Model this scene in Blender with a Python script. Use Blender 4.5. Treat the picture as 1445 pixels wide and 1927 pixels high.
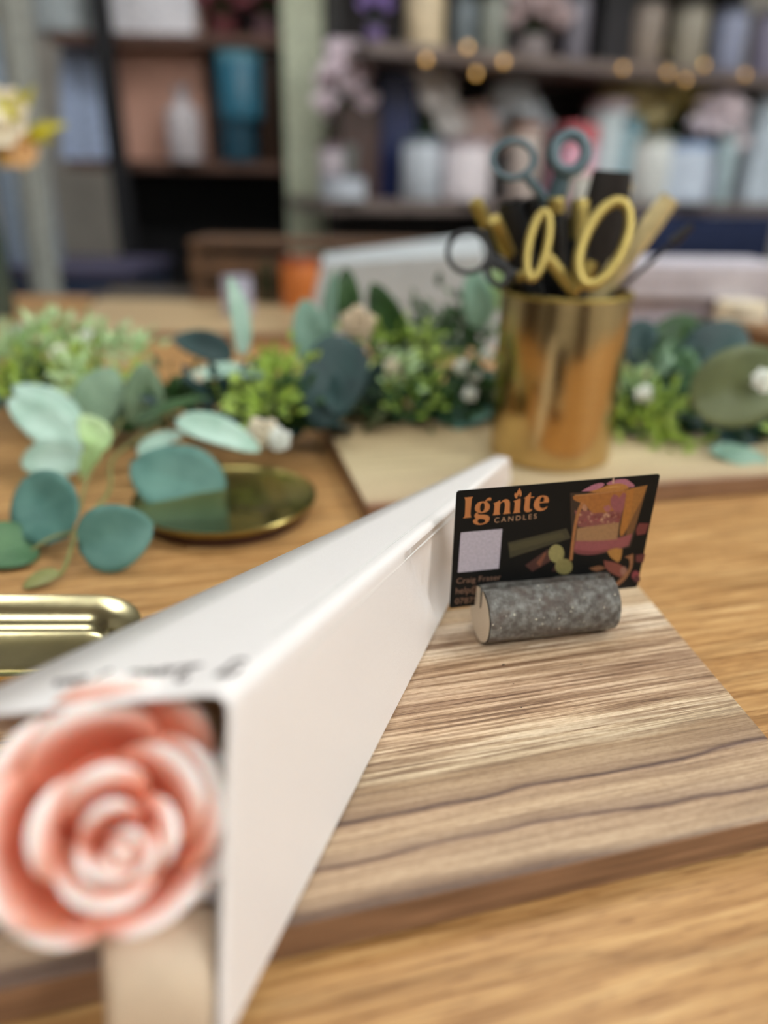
import bpy, bmesh, math, random
import numpy as np
from mathutils import Vector, Matrix, noise
random.seed(7)
for o in list(bpy.data.objects): bpy.data.objects.remove(o)
S = bpy.context.scene
COL = S.collection
PI = math.pi
TZ = 0.75                       # table top height above the floor
W, H, F = 1445, 1927, 1391.0

# ------------------------------------------------------------------ camera
CAM_Z = TZ + 0.188
th, ro = math.radians(24), math.radians(1.0)
fwd = Vector((0, math.cos(th), -math.sin(th)))
rt = Vector((1, 0, 0)); up0 = rt.cross(fwd)
RT = rt*math.cos(ro) + up0*math.sin(ro)
UP = up0*math.cos(ro) - rt*math.sin(ro)
cd = bpy.data.cameras.new('camera'); cam = bpy.data.objects.new('camera', cd); COL.objects.link(cam)
M = Matrix((RT, UP, -fwd)).transposed().to_4x4(); M.translation = Vector((0, 0, CAM_Z))
cam.matrix_world = M
cd.sensor_fit = 'VERTICAL'; cd.sensor_height = 36; cd.lens = F/H*36
cd.clip_start = 0.01; cd.clip_end = 30
cd.dof.use_dof = True; cd.dof.focus_distance = 0.270; cd.dof.aperture_fstop = cd.lens/8.8
S.camera = cam
CO = Vector((0, 0, CAM_Z))

def ray(x, y): return fwd + RT*((x-W/2)/F) - UP*((y-H/2)/F)
def P(x, y, z):                 # point of a pixel's ray at height z above the table
    d = ray(x, y); return CO + d*((TZ+z-CAM_Z)/d.z)
def Y(x, y, Yd):                # the same at a distance Yd into the room
    d = ray(x, y); return CO + d*(Yd/d.y)

# ------------------------------------------------------------------ world, exposure
wd = bpy.data.worlds.new('world'); S.world = wd; wd.use_nodes = True
wd.node_tree.nodes['Background'].inputs[0].default_value = (1, 0.95, 0.88, 1)
wd.node_tree.nodes['Background'].inputs[1].default_value = 0.05
S.view_settings.view_transform = 'Standard'; S.view_settings.look = 'None'
S.view_settings.gamma = 1; S.view_settings.use_curve_mapping = False
S.view_settings.exposure = -0.22
LIGHTS = [  # x, y, size x, size y, strength, colour, where : the shop's ceiling light panels
    (2.1, -0.9, 0.6, 0.6, 46, (.97, 1, 1), 'over the near right corner of the shop'),
    (1.5, 0.6, 0.6, 0.6, 20, (.96, 1, 1), 'right of the table'),
    (0.4, -1.3, 0.6, 0.6, 24, (.97, 1, .99), 'behind the viewer'),
    (-1.1, -1.2, 0.6, 0.6, 12, (.97, 1, .99), 'over the near left of the shop'),
    (-0.5, 0.95, 0.6, 0.6, 5, (.95, 1, 1), 'over the left of the table'),
    (-1.5, 1.4, 0.6, 0.6, 12, (.96, .99, 1), 'over the left shelves'),
    (0.5, 1.15, 0.6, 0.6, 12, (.96, 1, 1), 'in front of the right shelves'),
]

# ------------------------------------------------------------------ helpers
def lin(c):
    r = []
    for v in c:
        v /= 255.0
        r.append(v/12.92 if v <= .04045 else ((v+.055)/1.055)**2.4)
    return (*r, 1)
def link(o, parent=None):
    COL.objects.link(o)
    if parent is not None:
        o.parent = parent
        o.matrix_parent_inverse = Matrix.Identity(4)
    return o
def tag(o, label=None, cat=None, group=None, kind=None):
    if label: o['label'] = label
    if cat: o['category'] = cat
    if group: o['group'] = group
    if kind: o['kind'] = kind
    return o
def empty(name, loc=(0, 0, 0), rz=0, label=None, cat=None, group=None):
    o = bpy.data.objects.new(name, None); o.empty_display_size = .02
    COL.objects.link(o); o.location = loc; o.rotation_euler = (0, 0, rz)
    return tag(o, label, cat, group)
class MB:
    def __init__(s): s.v = []; s.f = []; s.m = []; s.col = []; s.mi = 0
    def add(s, vs, fs, col=None):
        n = len(s.v); s.v += [Vector(v) for v in vs]
        s.f += [tuple(i+n for i in f) for f in fs]; s.m += [s.mi]*len(fs)
        s.col += (col if col else [0.0]*len(vs)); return s
    def grid(s, pts, closed_u=False, closed_v=False, col=None):
        nu = len(pts); nv = len(pts[0]); vs = [p for r in pts for p in r]; fs = []
        for i in range(nu if closed_u else nu-1):
            for j in range(nv if closed_v else nv-1):
                a = i*nv+j; b = ((i+1) % nu)*nv+j; c = ((i+1) % nu)*nv+(j+1) % nv; d = i*nv+(j+1) % nv
                fs.append((a, b, c, d))
        return s.add(vs, fs, [q for r in col for q in r] if col else None)
    def box(s, c, d, rz=0):
        cx, cy, cz = c; x, y, z = d[0]/2, d[1]/2, d[2]/2
        vs = []
        for sz in (-1, 1):
            for sx, sy in ((-1, -1), (1, -1), (1, 1), (-1, 1)):
                a, b = sx*x, sy*y
                vs.append((cx+a*math.cos(rz)-b*math.sin(rz), cy+a*math.sin(rz)+b*math.cos(rz), cz+sz*z))
        return s.add(vs, [(3, 2, 1, 0), (4, 5, 6, 7), (0, 1, 5, 4), (1, 2, 6, 5), (2, 3, 7, 6), (3, 0, 4, 7)])
    def prism(s, poly, z0, z1):
        n = len(poly); vs = [(x, y, z0) for x, y in poly]+[(x, y, z1) for x, y in poly]
        return s.add(vs, [tuple(range(n-1, -1, -1)), tuple(range(n, 2*n))]+[(i, (i+1) % n, (i+1) % n+n, i+n) for i in range(n)])
    def lathe(s, prof, n=48, c=(0, 0, 0), cap=True, sx=1, sy=1):
        pts = []
        for r, z in prof:
            pts.append([(c[0]+r*math.cos(2*PI*k/n)*sx, c[1]+r*math.sin(2*PI*k/n)*sy, c[2]+z) for k in range(n)])
        base = len(s.v); s.grid(pts, closed_v=True)
        L = len(pts)
        # orientation: flip so normals face outwards for an upward profile
        if cap:
            if prof[0][0] > 1e-6: s.f.append(tuple(base+k for k in range(n))); s.m.append(s.mi)
            if prof[-1][0] > 1e-6: s.f.append(tuple(base+(L-1)*n+k for k in reversed(range(n)))); s.m.append(s.mi)
        return s
    def tube(s, pts, r, n=10, closed=False, flat=1.0, up=None):
        pts = [Vector(p) for p in pts]; N = len(pts); rings = []
        rr = r if hasattr(r, '__len__') else [r]*N
        prevn = None
        for i, p in enumerate(pts):
            if closed: t = (pts[(i+1) % N]-pts[i-1]).normalized()
            else: t = (pts[min(i+1, N-1)]-pts[max(i-1, 0)]).normalized()
            if prevn is None:
                a = Vector(up) if up is not None else (Vector((0, 0, 1)) if abs(t.z) < .9 else Vector((1, 0, 0)))
                nn = (a-t*a.dot(t)).normalized()
            else: nn = (prevn-t*prevn.dot(t)).normalized()
            if up is not None:
                a = Vector(up); q = a-t*a.dot(t)
                if q.length > 1e-3: nn = q.normalized()
            prevn = nn; b = t.cross(nn)
            rings.append([p+nn*rr[i]*flat*math.cos(2*PI*k/n)+b*rr[i]*math.sin(2*PI*k/n) for k in range(n)])
        base = len(s.v); s.grid(rings, closed_u=closed, closed_v=True)
        if not closed:
            s.f.append(tuple(base+k for k in reversed(range(n)))); s.m.append(s.mi)
            s.f.append(tuple(base+(N-1)*n+k for k in range(n))); s.m.append(s.mi)
        return s
    def ball(s, c, r, nu=10, nv=14, sc=(1, 1, 1), rough=0, seed=0):
        pts = []
        for i in range(nu+1):
            ph = PI*i/nu; row = []
            for k in range(nv):
                a = 2*PI*k/nv; d = Vector((math.sin(ph)*math.cos(a), math.sin(ph)*math.sin(a), math.cos(ph)))
                q = 1+rough*noise.noise(d*2.2+Vector((seed, seed*.7, 0)))
                row.append((c[0]+d.x*r*q*sc[0], c[1]+d.y*r*q*sc[1], c[2]+d.z*r*q*sc[2]))
            pts.append(row)
        return s.grid(pts, closed_v=True)
    def build(s, name, mat, parent=None, smooth=True, bevel=0, solid=0, sub=0, angle=40, loc=None, seg=3):
        me = bpy.data.meshes.new(name); me.from_pydata([tuple(v) for v in s.v], [], s.f)
        mats = mat if isinstance(mat, (list, tuple)) else [mat]
        for m in mats: me.materials.append(m)
        me.polygons.foreach_set('material_index', s.m)
        if any(s.col):
            at = me.attributes.new('rim', 'FLOAT', 'POINT'); at.data.foreach_set('value', s.col)
        bm = bmesh.new(); bm.from_mesh(me); bmesh.ops.remove_doubles(bm, verts=bm.verts, dist=1e-7)
        bmesh.ops.recalc_face_normals(bm, faces=bm.faces); bm.to_mesh(me); bm.free()
        if smooth:
            me.polygons.foreach_set('use_smooth', [True]*len(me.polygons))
            try: me.set_sharp_from_angle(angle=math.radians(angle))
            except Exception: pass
        o = bpy.data.objects.new(name, me); link(o, parent)
        if loc is not None: o.location = loc
        if sub:
            md = o.modifiers.new('s', 'SUBSURF'); md.levels = md.render_levels = sub
        if solid:
            md = o.modifiers.new('t', 'SOLIDIFY'); md.thickness = solid; md.offset = 0
        if bevel:
            md = o.modifiers.new('b', 'BEVEL'); md.width = bevel; md.segments = seg; md.limit_method = 'ANGLE'
        return o

def new_mat(name):
    m = bpy.data.materials.new(name); m.use_nodes = True
    nt = m.node_tree; return m, nt, nt.nodes['Principled BSDF']
def N(nt, t, **kw):
    n = nt.nodes.new(t)
    for k, v in kw.items():
        if k == 'inp':
            for a, b in v.items(): n.inputs[a].default_value = b
        else: setattr(n, k, v)
    return n
def ramp(nt, fac, stops, interp='LINEAR'):
    r = N(nt, 'ShaderNodeValToRGB'); cr = r.color_ramp; cr.interpolation = interp
    while len(cr.elements) < len(stops): cr.elements.new(.5)
    for e, (p, c) in zip(cr.elements, stops):
        e.position = p; e.color = lin(c) if max(c) > 1.01 else (*c, 1)
    nt.links.new(fac, r.inputs[0]); return r.outputs[0]
def mix(nt, fac, a, b, mode='MIX'):
    m = N(nt, 'ShaderNodeMix', data_type='RGBA', blend_type=mode)
    for i, v in ((0, fac), (6, a), (7, b)):
        if hasattr(v, 'default_value') or hasattr(v, 'links'): nt.links.new(v, m.inputs[i])
        else: m.inputs[i].default_value = v
    return m.outputs[2]
def math_(nt, op, a, b=0, c=None):
    m = N(nt, 'ShaderNodeMath', operation=op)
    for i, v in enumerate((a, b, c)):
        if v is None: continue
        if hasattr(v, 'links'): nt.links.new(v, m.inputs[i])
        else: m.inputs[i].default_value = v
    return m.outputs[0]
def coords(nt, scale=(1, 1, 1), kind='Object', loc=(0, 0, 0)):
    t = N(nt, 'ShaderNodeTexCoord'); mp = N(nt, 'ShaderNodeMapping')
    mp.inputs['Scale'].default_value = scale; mp.inputs['Location'].default_value = loc
    nt.links.new(t.outputs[kind], mp.inputs[0]); return mp.outputs[0]
def noi(nt, vec, scale=1, detail=4, rough=.6, dist=0):
    n = N(nt, 'ShaderNodeTexNoise', inp={'Scale': scale, 'Detail': detail, 'Roughness': rough, 'Distortion': dist})
    nt.links.new(vec, n.inputs['Vector']); return n.outputs['Fac']
def bump(nt, b, h, strength=.3, dist=.001):
    n = N(nt, 'ShaderNodeBump', inp={'Strength': strength, 'Distance': dist})
    nt.links.new(h, n.inputs['Height']); nt.links.new(n.outputs[0], b.inputs['Normal'])
_mc = {}
def mat(name, c, rough=.5, metal=0, var=.12, vs=60, spec=.5, sss=0, trans=0, coat=0, emit=0, bmp=0, ior=None):
    key = (name, tuple(c), rough, metal)
    if key in _mc: return _mc[key]
    m, nt, b = new_mat(name)
    n = noi(nt, coords(nt), vs, 3)
    dk = [max(0, v*(1-var)) for v in c]; lt = [min(255, v*(1+var)) for v in c]
    nt.links.new(ramp(nt, n, [(.3, dk), (.7, lt)]), b.inputs['Base Color'])
    b.inputs['Roughness'].default_value = rough; b.inputs['Metallic'].default_value = metal
    b.inputs['Specular IOR Level'].default_value = spec
    if ior: b.inputs['IOR'].default_value = ior
    if sss:
        b.inputs['Subsurface Weight'].default_value = sss; b.inputs['Subsurface Radius'].default_value = (1, .4, .3)
        b.inputs['Subsurface Scale'].default_value = .004
    b.inputs['Transmission Weight'].default_value = trans
    b.inputs['Coat Weight'].default_value = coat
    if emit:
        b.inputs['Emission Color'].default_value = lin(c); b.inputs['Emission Strength'].default_value = emit
    if bmp: bump(nt, b, noi(nt, coords(nt), vs*6, 3), bmp, .0005)
    _mc[key] = m; return m

# ---- wood of the table: oak, grain along local x
def oak_mat():
    m, nt, b = new_mat('oak_table')
    c = coords(nt, (1, 1, 1))
    big = noi(nt, coords(nt, (2.2, 11, 3)), 1, 3, .5)
    wob = noi(nt, coords(nt, (7, 30, 7)), 1, 3, .5)
    fine = noi(nt, coords(nt, (14, 330, 60)), 1, 5, .62)
    pore = noi(nt, coords(nt, (60, 900, 200)), 1, 3, .6)
    sep = N(nt, 'ShaderNodeSeparateXYZ'); nt.links.new(c, sep.inputs[0])
    v = math_(nt, 'ADD', math_(nt, 'MULTIPLY', sep.outputs[1], 46), math_(nt, 'ADD', math_(nt, 'MULTIPLY', big, 7), math_(nt, 'MULTIPLY', wob, 2.2)))
    tri = math_(nt, 'PINGPONG', v, .5)
    rings = ramp(nt, tri, [(0, (.25,)*3), (.12, (.7,)*3), (.3, (1,)*3), (.5, (.85,)*3)])
    base = ramp(nt, fine, [(.28, (136, 94, 50)), (.45, (172, 127, 76)), (.58, (197, 153, 98)), (.75, (214, 176, 122))])
    base = mix(nt, .24, base, rings, 'MULTIPLY')
    pr = ramp(nt, pore, [(.36, (.55, .45, .38)), (.46, (1, 1, 1))])
    base = mix(nt, .8, base, pr, 'MULTIPLY')
    nt.links.new(base, b.inputs['Base Color'])
    b.inputs['Roughness'].default_value = .42; b.inputs['Specular IOR Level'].default_value = .4
    bump(nt, b, pore, .25, .0004)
    return m
# ---- pale streaked hardwood of the boards, grain along local x, v = local y
def board_mat(name, stops, k, depth, seed=0.0, stre=1.0):
    m, nt, b = new_mat(name)
    c = coords(nt)
    sep = N(nt, 'ShaderNodeSeparateXYZ'); nt.links.new(c, sep.inputs[0])
    w1 = noi(nt, coords(nt, (9, 22, 20), loc=(seed, 0, 0)), 1, 3, .5)
    w2 = noi(nt, coords(nt, (60, 200, 60), loc=(seed, 0, 0)), 1, 2, .5)
    v = math_(nt, 'ADD', sep.outputs[1], math_(nt, 'MULTIPLY', sep.outputs[0], k))
    v = math_(nt, 'ADD', v, math_(nt, 'MULTIPLY', math_(nt, 'SUBTRACT', w1, .5), .016))
    v = math_(nt, 'ADD', v, math_(nt, 'MULTIPLY', math_(nt, 'SUBTRACT', w2, .5), .0016))
    t = math_(nt, 'DIVIDE', v, depth)
    band = ramp(nt, t, stops)
    st = noi(nt, coords(nt, (16, 760, 760), loc=(seed, 0, 0)), 1, 7, .74, .15)
    st2 = noi(nt, coords(nt, (9, 300, 300), loc=(seed+3, 0, 0)), 1, 4, .6, .3)
    # streak strength grows beyond the flat-sawn front strip
    far = ramp(nt, t, [(0, (.42,)*3), (.29, (.5,)*3), (.36, (1,)*3), (.8, (1,)*3), (.92, (.45,)*3)])
    dark = ramp(nt, st, [(.40, (.30, .22, .17)), (.485, (.70, .60, .51)), (.55, (1.0, .98, .95))])
    dark2 = ramp(nt, st2, [(.38, (.46, .36, .30)), (.54, (1, .98, .96))])
    f1 = math_(nt, 'MULTIPLY', far, stre)
    base = mix(nt, f1, band, dark, 'MULTIPLY')
    base = mix(nt, math_(nt, 'MULTIPLY', f1, .85), base, dark2, 'MULTIPLY')
    mott = noi(nt, coords(nt, (300, 900, 300)), 1, 5, .75, .4)
    base = mix(nt, .55, base, ramp(nt, mott, [(.36, (.64, .57, .49)), (.55, (1, 1, 1))]), 'MULTIPLY')
    # the sawn edges are darker heartwood
    gn = N(nt, 'ShaderNodeNewGeometry'); sn = N(nt, 'ShaderNodeSeparateXYZ')
    tn = N(nt, 'ShaderNodeVectorTransform', vector_type='NORMAL', convert_from='WORLD', convert_to='OBJECT')
    nt.links.new(gn.outputs['True Normal'], tn.inputs[0]); nt.links.new(tn.outputs[0], sn.inputs[0])
    e = math_(nt, 'LESS_THAN', sn.outputs[2], .5)
    edge = ramp(nt, noi(nt, coords(nt, (18, 60, 420)), 1, 4, .6), [(.3, (98, 70, 50)), (.55, (142, 106, 78)), (.75, (168, 130, 98))])
    base = mix(nt, e, base, edge)
    nt.links.new(base, b.inputs['Base Color'])
    b.inputs['Roughness'].default_value = .46; b.inputs['Specular IOR Level'].default_value = .5
    hh = math_(nt, 'ADD', st, math_(nt, 'MULTIPLY', mott, .6))
    bump(nt, b, hh, .35, .0004)
    return m
def bark_mat():
    m, nt, b = new_mat('bark')
    c = coords(nt)
    n1 = noi(nt, c, 260, 6, .65); n2 = noi(nt, c, 900, 4, .7); n3 = noi(nt, coords(nt, (1, 1, 1), loc=(3, 1, 2)), 70, 3)
    base = ramp(nt, n1, [(.25, (62, 54, 48)), (.48, (100, 96, 90)), (.62, (132, 132, 126)), (.8, (156, 156, 150))])
    base = mix(nt, ramp(nt, n3, [(.50, (0, 0, 0)), (.66, (.6, .6, .6))]), base, lin((86, 66, 54)))
    sp = N(nt, 'ShaderNodeTexVoronoi', feature='F1', inp={'Scale': 330.0}); nt.links.new(c, sp.inputs['Vector'])
    s1 = ramp(nt, sp.outputs['Distance'], [(.10, (1, 1, 1)), (.2, (0, 0, 0))])
    gate = ramp(nt, noi(nt, coords(nt, (1, 1, 1), loc=(7, 7, 7)), 240, 2), [(.52, (0, 0, 0)), (.6, (1, 1, 1))])
    s1 = mix(nt, 1.0, s1, gate, 'MULTIPLY')
    base = mix(nt, s1, base, lin((205, 200, 180)))
    nt.links.new(base, b.inputs['Base Color']); b.inputs['Roughness'].default_value = .6
    hh = math_(nt, 'ADD', n1, math_(nt, 'MULTIPLY', n2, .5)); bump(nt, b, hh, .8, .0012)
    return m
def paper_mat():
    m, nt, b = new_mat('pearl_paper')
    n = noi(nt, coords(nt), 2600, 3, .7); g = noi(nt, coords(nt), 20, 2)
    nt.links.new(ramp(nt, n, [(.3, (232, 226, 222)), (.7, (244, 239, 236))]), b.inputs['Base Color'])
    b.inputs['Roughness'].default_value = .42; b.inputs['Specular IOR Level'].default_value = .55
    b.inputs['Sheen Weight'].default_value = .0
    bump(nt, b, n, .10, .0002); return m
def petal_mat():
    m, nt, b = new_mat('wax_petal')
    at = N(nt, 'ShaderNodeAttribute', attribute_name='rim')
    n = noi(nt, coords(nt), 160, 3)
    f = math_(nt, 'ADD', at.outputs['Fac'], math_(nt, 'MULTIPLY', math_(nt, 'SUBTRACT', n, .5), .10))
    col = ramp(nt, f, [(0, (228, 126, 94)), (.42, (240, 156, 128)), (.72, (242, 174, 152)), (.86, (244, 200, 186)), (.96, (250, 240, 236))])
    nt.links.new(col, b.inputs['Base Color'])
    b.inputs['Roughness'].default_value = .45; b.inputs['Subsurface Weight'].default_value = .45
    b.inputs['Subsurface Radius'].default_value = (1, .35, .25); b.inputs['Subsurface Scale'].default_value = .003
    return m
def gold_mat(name, c, rough, aniso=0, brushed=False):
    m, nt, b = new_mat(name)
    n = noi(nt, coords(nt, (6, 6, 900) if brushed else (1, 1, 1)), 1 if brushed else 90, 4)
    nt.links.new(ramp(nt, n, [(.3, [v*.93 for v in c]), (.7, c)]), b.inputs['Base Color'])
    b.inputs['Metallic'].default_value = 1; b.inputs['Roughness'].default_value = rough
    if aniso:
        b.inputs['Anisotropic'].default_value = aniso
        tg = N(nt, 'ShaderNodeTangent', direction_type='RADIAL', axis='Z'); nt.links.new(tg.outputs[0], b.inputs['Tangent'])
    if brushed: bump(nt, b, n, .06, .0002)
    return m
def leaf_mat(name, c, c2, rough=.5):
    m, nt, b = new_mat(name)
    n = noi(nt, coords(nt, (1, 1, 1)), 40, 4); v = noi(nt, coords(nt, (30, 300, 30)), 1, 3)
    col = mix(nt, .25, ramp(nt, n, [(.35, c), (.65, c2)]), ramp(nt, v, [(.4, (.7, .7, .7)), (.6, (1, 1, 1))]), 'MULTIPLY')
    nt.links.new(col, b.inputs['Base Color']); b.inputs['Roughness'].default_value = rough
    b.inputs['Specular IOR Level'].default_value = .35
    bump(nt, b, v, .15, .0005); return m

MAT_INNER = mat('beige_card', (222, 200, 172), .6, var=.03)
MAT_OAK = oak_mat(); MAT_PAPER = paper_mat(); MAT_PETAL = petal_mat(); MAT_BARK = bark_mat()
GOLD_CUP = gold_mat('brushed_gold', (208, 180, 128), .19, .85, True)
GOLD_TRAY = gold_mat('polished_gold', (226, 214, 166), .22)
GOLD_TOOL = gold_mat('gold_metal', (184, 164, 98), .5)
GOLD_MIRROR = gold_mat('gold_mirror', (176, 160, 100), .22)
L_TEAL = leaf_mat('leaf_teal', (74, 116, 106), (96, 138, 126))
L_MINT = leaf_mat('leaf_mint', (158, 192, 172), (186, 214, 198))
L_SAGE = leaf_mat('leaf_sage', (122, 152, 124), (148, 176, 146))
L_DARK = leaf_mat('leaf_dark_green', (36, 66, 30), (58, 92, 44), .45)
L_NAVY = leaf_mat('leaf_dark_teal', (28, 54, 54), (44, 74, 72))
L_LIME = leaf_mat('leaf_lime', (140, 172, 62), (176, 200, 96))
L_PALE = leaf_mat('leaf_pale_green', (172, 206, 138), (200, 224, 176))
L_OLIVE = leaf_mat('leaf_olive', (86, 96, 58), (104, 112, 72))
L_STEM = leaf_mat('stem_green', (120, 124, 70), (146, 146, 92))
CREAM = mat('cream_petal', (222, 212, 186), .6, var=.08)
WHITE_P = mat('white_petal', (228, 232, 222), .6, var=.05)
BLACK = mat('black_plastic', (20, 20, 22), .35)

# ------------------------------------------------------------------ the room
def struct(name, mb, m): o = mb.build(name, m, smooth=False); o['kind'] = 'structure'; return o
struct('floor', MB().box((0, .7, -.05), (6, 6.2, .1)), mat('floor_vinyl', (52, 44, 40), .5, vs=8))
struct('wall_back', MB().box((0, 3.65, 1.35), (6, .1, 2.7)), mat('wall_paint_back', (196, 190, 180), .8, vs=3))
struct('wall_left', MB().box((-2.95, .65, 1.35), (.1, 5.9, 2.7)), mat('wall_paint_warm', (206, 202, 196), .8, vs=3))
struct('wall_right', MB().box((2.95, .65, 1.35), (.1, 5.9, 2.7)), mat('wall_paint_warm', (206, 202, 196), .8, vs=3))
struct('wall_front', MB().box((0, -2.35, 1.35), (6, .1, 2.7)), mat('wall_paint_front', (206, 202, 196), .8, vs=3))
struct('ceiling', MB().box((0, .7, 2.75), (6, 6.2, .1)), mat('ceiling_tile', (226, 226, 224), .9, vs=3))
for i, (x, y, sx, sy, wt, c, wh) in enumerate(LIGHTS):
    t = empty('ceiling_light', (x, y, 2.7), 0, 'square white ceiling light panel '+wh, 'light', 'ceiling light panels')
    MB().box((0, 0, -.02), (sx+.06, sy+.06, .04)).build('frame', mat('light_frame', (220, 220, 220), .5), t, False)
    e, nt, b = new_mat('light_diffuser'); b.inputs['Emission Color'].default_value = (*c, 1)
    b.inputs['Base Color'].default_value = (.8, .8, .8, 1); b.inputs['Emission Strength'].default_value = wt
    MB().box((0, 0, -.043), (sx, sy, .006)).build('diffuser', e, t, False)

# ------------------------------------------------------------------ table
ANG = math.radians(15.05)
tb = empty('display_table', (0, .55, 0), 0, 'large golden oak table carrying the boards, greenery and gold cup', 'table')
tt = MB().box((0, 0, 0), (2.5, 1.55, .04)).build('table_top', MAT_OAK, tb, False, bevel=.004)
tt.location = (.0, 0, TZ-.02)
# oak grain runs at the boards' angle: rotate the mesh data against the object
tt.rotation_euler = (0, 0, ANG)
rot = Matrix.Rotation(-ANG, 4, 'Z'); tt.data.transform(rot)
for sx in (-1, 1):
    for sy in (-1, 1):
        MB().box((sx*1.15, sy*.68, .355), (.08, .08, .71)).build('leg', MAT_OAK, tb, False, bevel=.004)

# ------------------------------------------------------------------ boards
def board(poly, th_, material, label, ang=ANG, origin=(0, 0)):
    o = MB().prism(poly, 0, th_).build('serving_board', material, None, False, bevel=.0016)
    o.location = (origin[0], origin[1], TZ); o.rotation_euler = (0, 0, ang)
    return tag(o, label, 'board')
st1 = [(0, (112, 88, 72)), (.012, (136, 110, 90)), (.035, (196, 170, 140)), (.097, (190, 162, 132)), (.106, (92, 66, 60)), (.114, (168, 142, 118)),
       (.15, (206, 180, 148)), (.212, (190, 162, 132)), (.223, (92, 68, 62)), (.234, (166, 140, 114)), (.27, (178, 152, 122)), (.31, (180, 154, 122)),
       (.335, (226, 210, 180)), (.375, (232, 216, 188)), (.44, (222, 198, 168)), (.56, (214, 188, 160)), (.70, (222, 198, 168)), (.76, (240, 226, 204)), (.86, (240, 226, 204)), (.90, (206, 180, 146)), (1, (214, 192, 160))]
bm1 = board_mat('streaked_wood', st1, .012, .14)
board([(-.085, 0), (.1665, 0), (.1865, .137), (-.048, .137)], .0135, bm1,
      'pale streaked wooden board with brown front edge under the log card holder', origin=(-.0214, .1304))
bpy.context.view_layer.update()
b1 = bpy.data.objects['serving_board']
for (x, y, r_) in ((947, 1251, .00055), (1093, 1250, .0004), (966, 1287, .0003), (981, 1331, .00035)):
    p = Matrix.Rotation(-ANG, 3, 'Z')@(P(x, y, .0135)-Vector((-.0214, .1304, TZ)))
    MB().ball((p.x, p.y, .0135), r_, 6, 8, (1.3, .8, .25)).build('worm_hole', mat('pit_dark', (30, 20, 16), .9), b1)
st2 = [(0, (150, 110, 84)), (.05, (206, 186, 152)), (.4, (226, 212, 172)), (.7, (206, 186, 146)), (1, (190, 160, 120))]
bm2 = board_mat('pale_wood', st2, .01, .18, 5.0, .45)
board([(0, 0), (.42, 0), (.42, .21), (0, .21)], .0135, bm2,
      'cream wooden board under the gold cup', ang=math.radians(13.5), origin=(-.010, .400))
bm3 = board_mat('pale_wood_far', [(0, (196, 170, 130)), (1, (206, 182, 142))], .01, .3, 9.0, .25)
board([(0, 0), (.42, 0), (.36, .27), (-.04, .27)], .0135, bm3,
      'pale wooden board at the back left of the table', ang=math.radians(3), origin=(-.402, .93))

# ------------------------------------------------------------------ paper cone holding the rose
def cone_section(Rm, Tp, ts):
    """Rm / Tp: profile points at mouth and tip; lofts straight between them"""
    return [[a.lerp(b, t) for a, b in zip(Rm, Tp)] for t in ts]
cB = P(431, 1303, .090); cA = P(-142, 1358, .080); cC = P(408, 1992, .0150); cD = P(196, 1940, .0150)
tB = P(958, 862, .040); tA = P(934, 858, .037); tC = P(962, 903, .0155); tD = P(948, 903, .0155)
cE = cA.lerp(cD, .12); tE = tA.lerp(tD, .12)
def profile(A, B, C, D, r1, r2, n=7):
    b1 = B+(A-B).normalized()*r1; b2 = B+(C-B).normalized()*r2
    pts = [A, A.lerp(b1, .33), A.lerp(b1, .66)]
    for i in range(n+1):
        s = i/n; pts.append(b1*(1-s)**2+B*2*s*(1-s)+b2*s*s)
    pts += [b2.lerp(C, .2), b2.lerp(C, .4), b2.lerp(C, .6), b2.lerp(C, .8), C, C.lerp(D, .5), D]
    return pts
mouth = profile(cA, cB, cC, cD, .0052, .0052); tip = profile(tA, tB, tC, tD, .003, .003)
def t_at(A, B, px):
    lo, hi = 0.0, 1.0
    for _ in range(40):
        m_ = (lo+hi)/2; p = A.lerp(B, m_)-CO
        if W/2+F*p.dot(RT)/p.dot(fwd) < px: lo = m_
        else: hi = m_
    return lo
rows = []
T_R, T_C = t_at(cB, tB, 762), t_at(cC, tC, 829)     # where the fold crosses ridge and lower edge
NT = 90
axis_n = (tC-cC).cross(Vector((0, 0, 1))).normalized()     # outward of the side face
if axis_n.x < 0: axis_n = -axis_n
for i in range(NT+1):
    t = i/NT; row = [a.lerp(b, t) for a, b in zip(mouth, tip)]
    # fold line across the side face: the far part is pressed slightly inwards
    for j in range(10, len(row)-2):
        q = (j-10)/5.0                      # 0 at ridge, 1 at the lower edge
        tc = T_R+(T_C-T_R)*min(q, 1)
        d = t-tc
        amt = 0
        if d > 0: amt = -.0042*min(1, d/.006)*min(1, q*1.2+.25)*max(0, 1-d/.5)
        elif d > -.09: amt = .0018*(1+d/.09)**2*min(1, q*1.5)
        if j < len(row)-3: row[j] = row[j]+axis_n*amt
    rows.append(row)
cone = empty('rose_gift_cone', (cC.x, cC.y, TZ+.014), 0, 'long cream paper cone box lying across the board with a pink rose in its mouth', 'gift box')
inv = Matrix.Translation(-cone.location)
def local(mb): mb.v = [v-cone.location for v in mb.v]; return mb
local(MB().grid(rows)).build('cone_wrap', MAT_PAPER, cone, True, solid=.0005, angle=50)
# far left panel, set back inside the mouth
lp = []
for i in range(20):
    t = .015+.985*i/19; tl = .22+.78*i/19        # cut back towards its lower edge
    a = cA.lerp(cD, .05).lerp(tA.lerp(tD, .05), t)+Vector((.0015, 0, 0)); d = cD.lerp(tD, tl)
    lp.append([a.lerp(d, s/6) for s in range(7)])
local(MB().grid(lp)).build('inner_panel', MAT_INNER, cone, True, solid=.0005)
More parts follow.
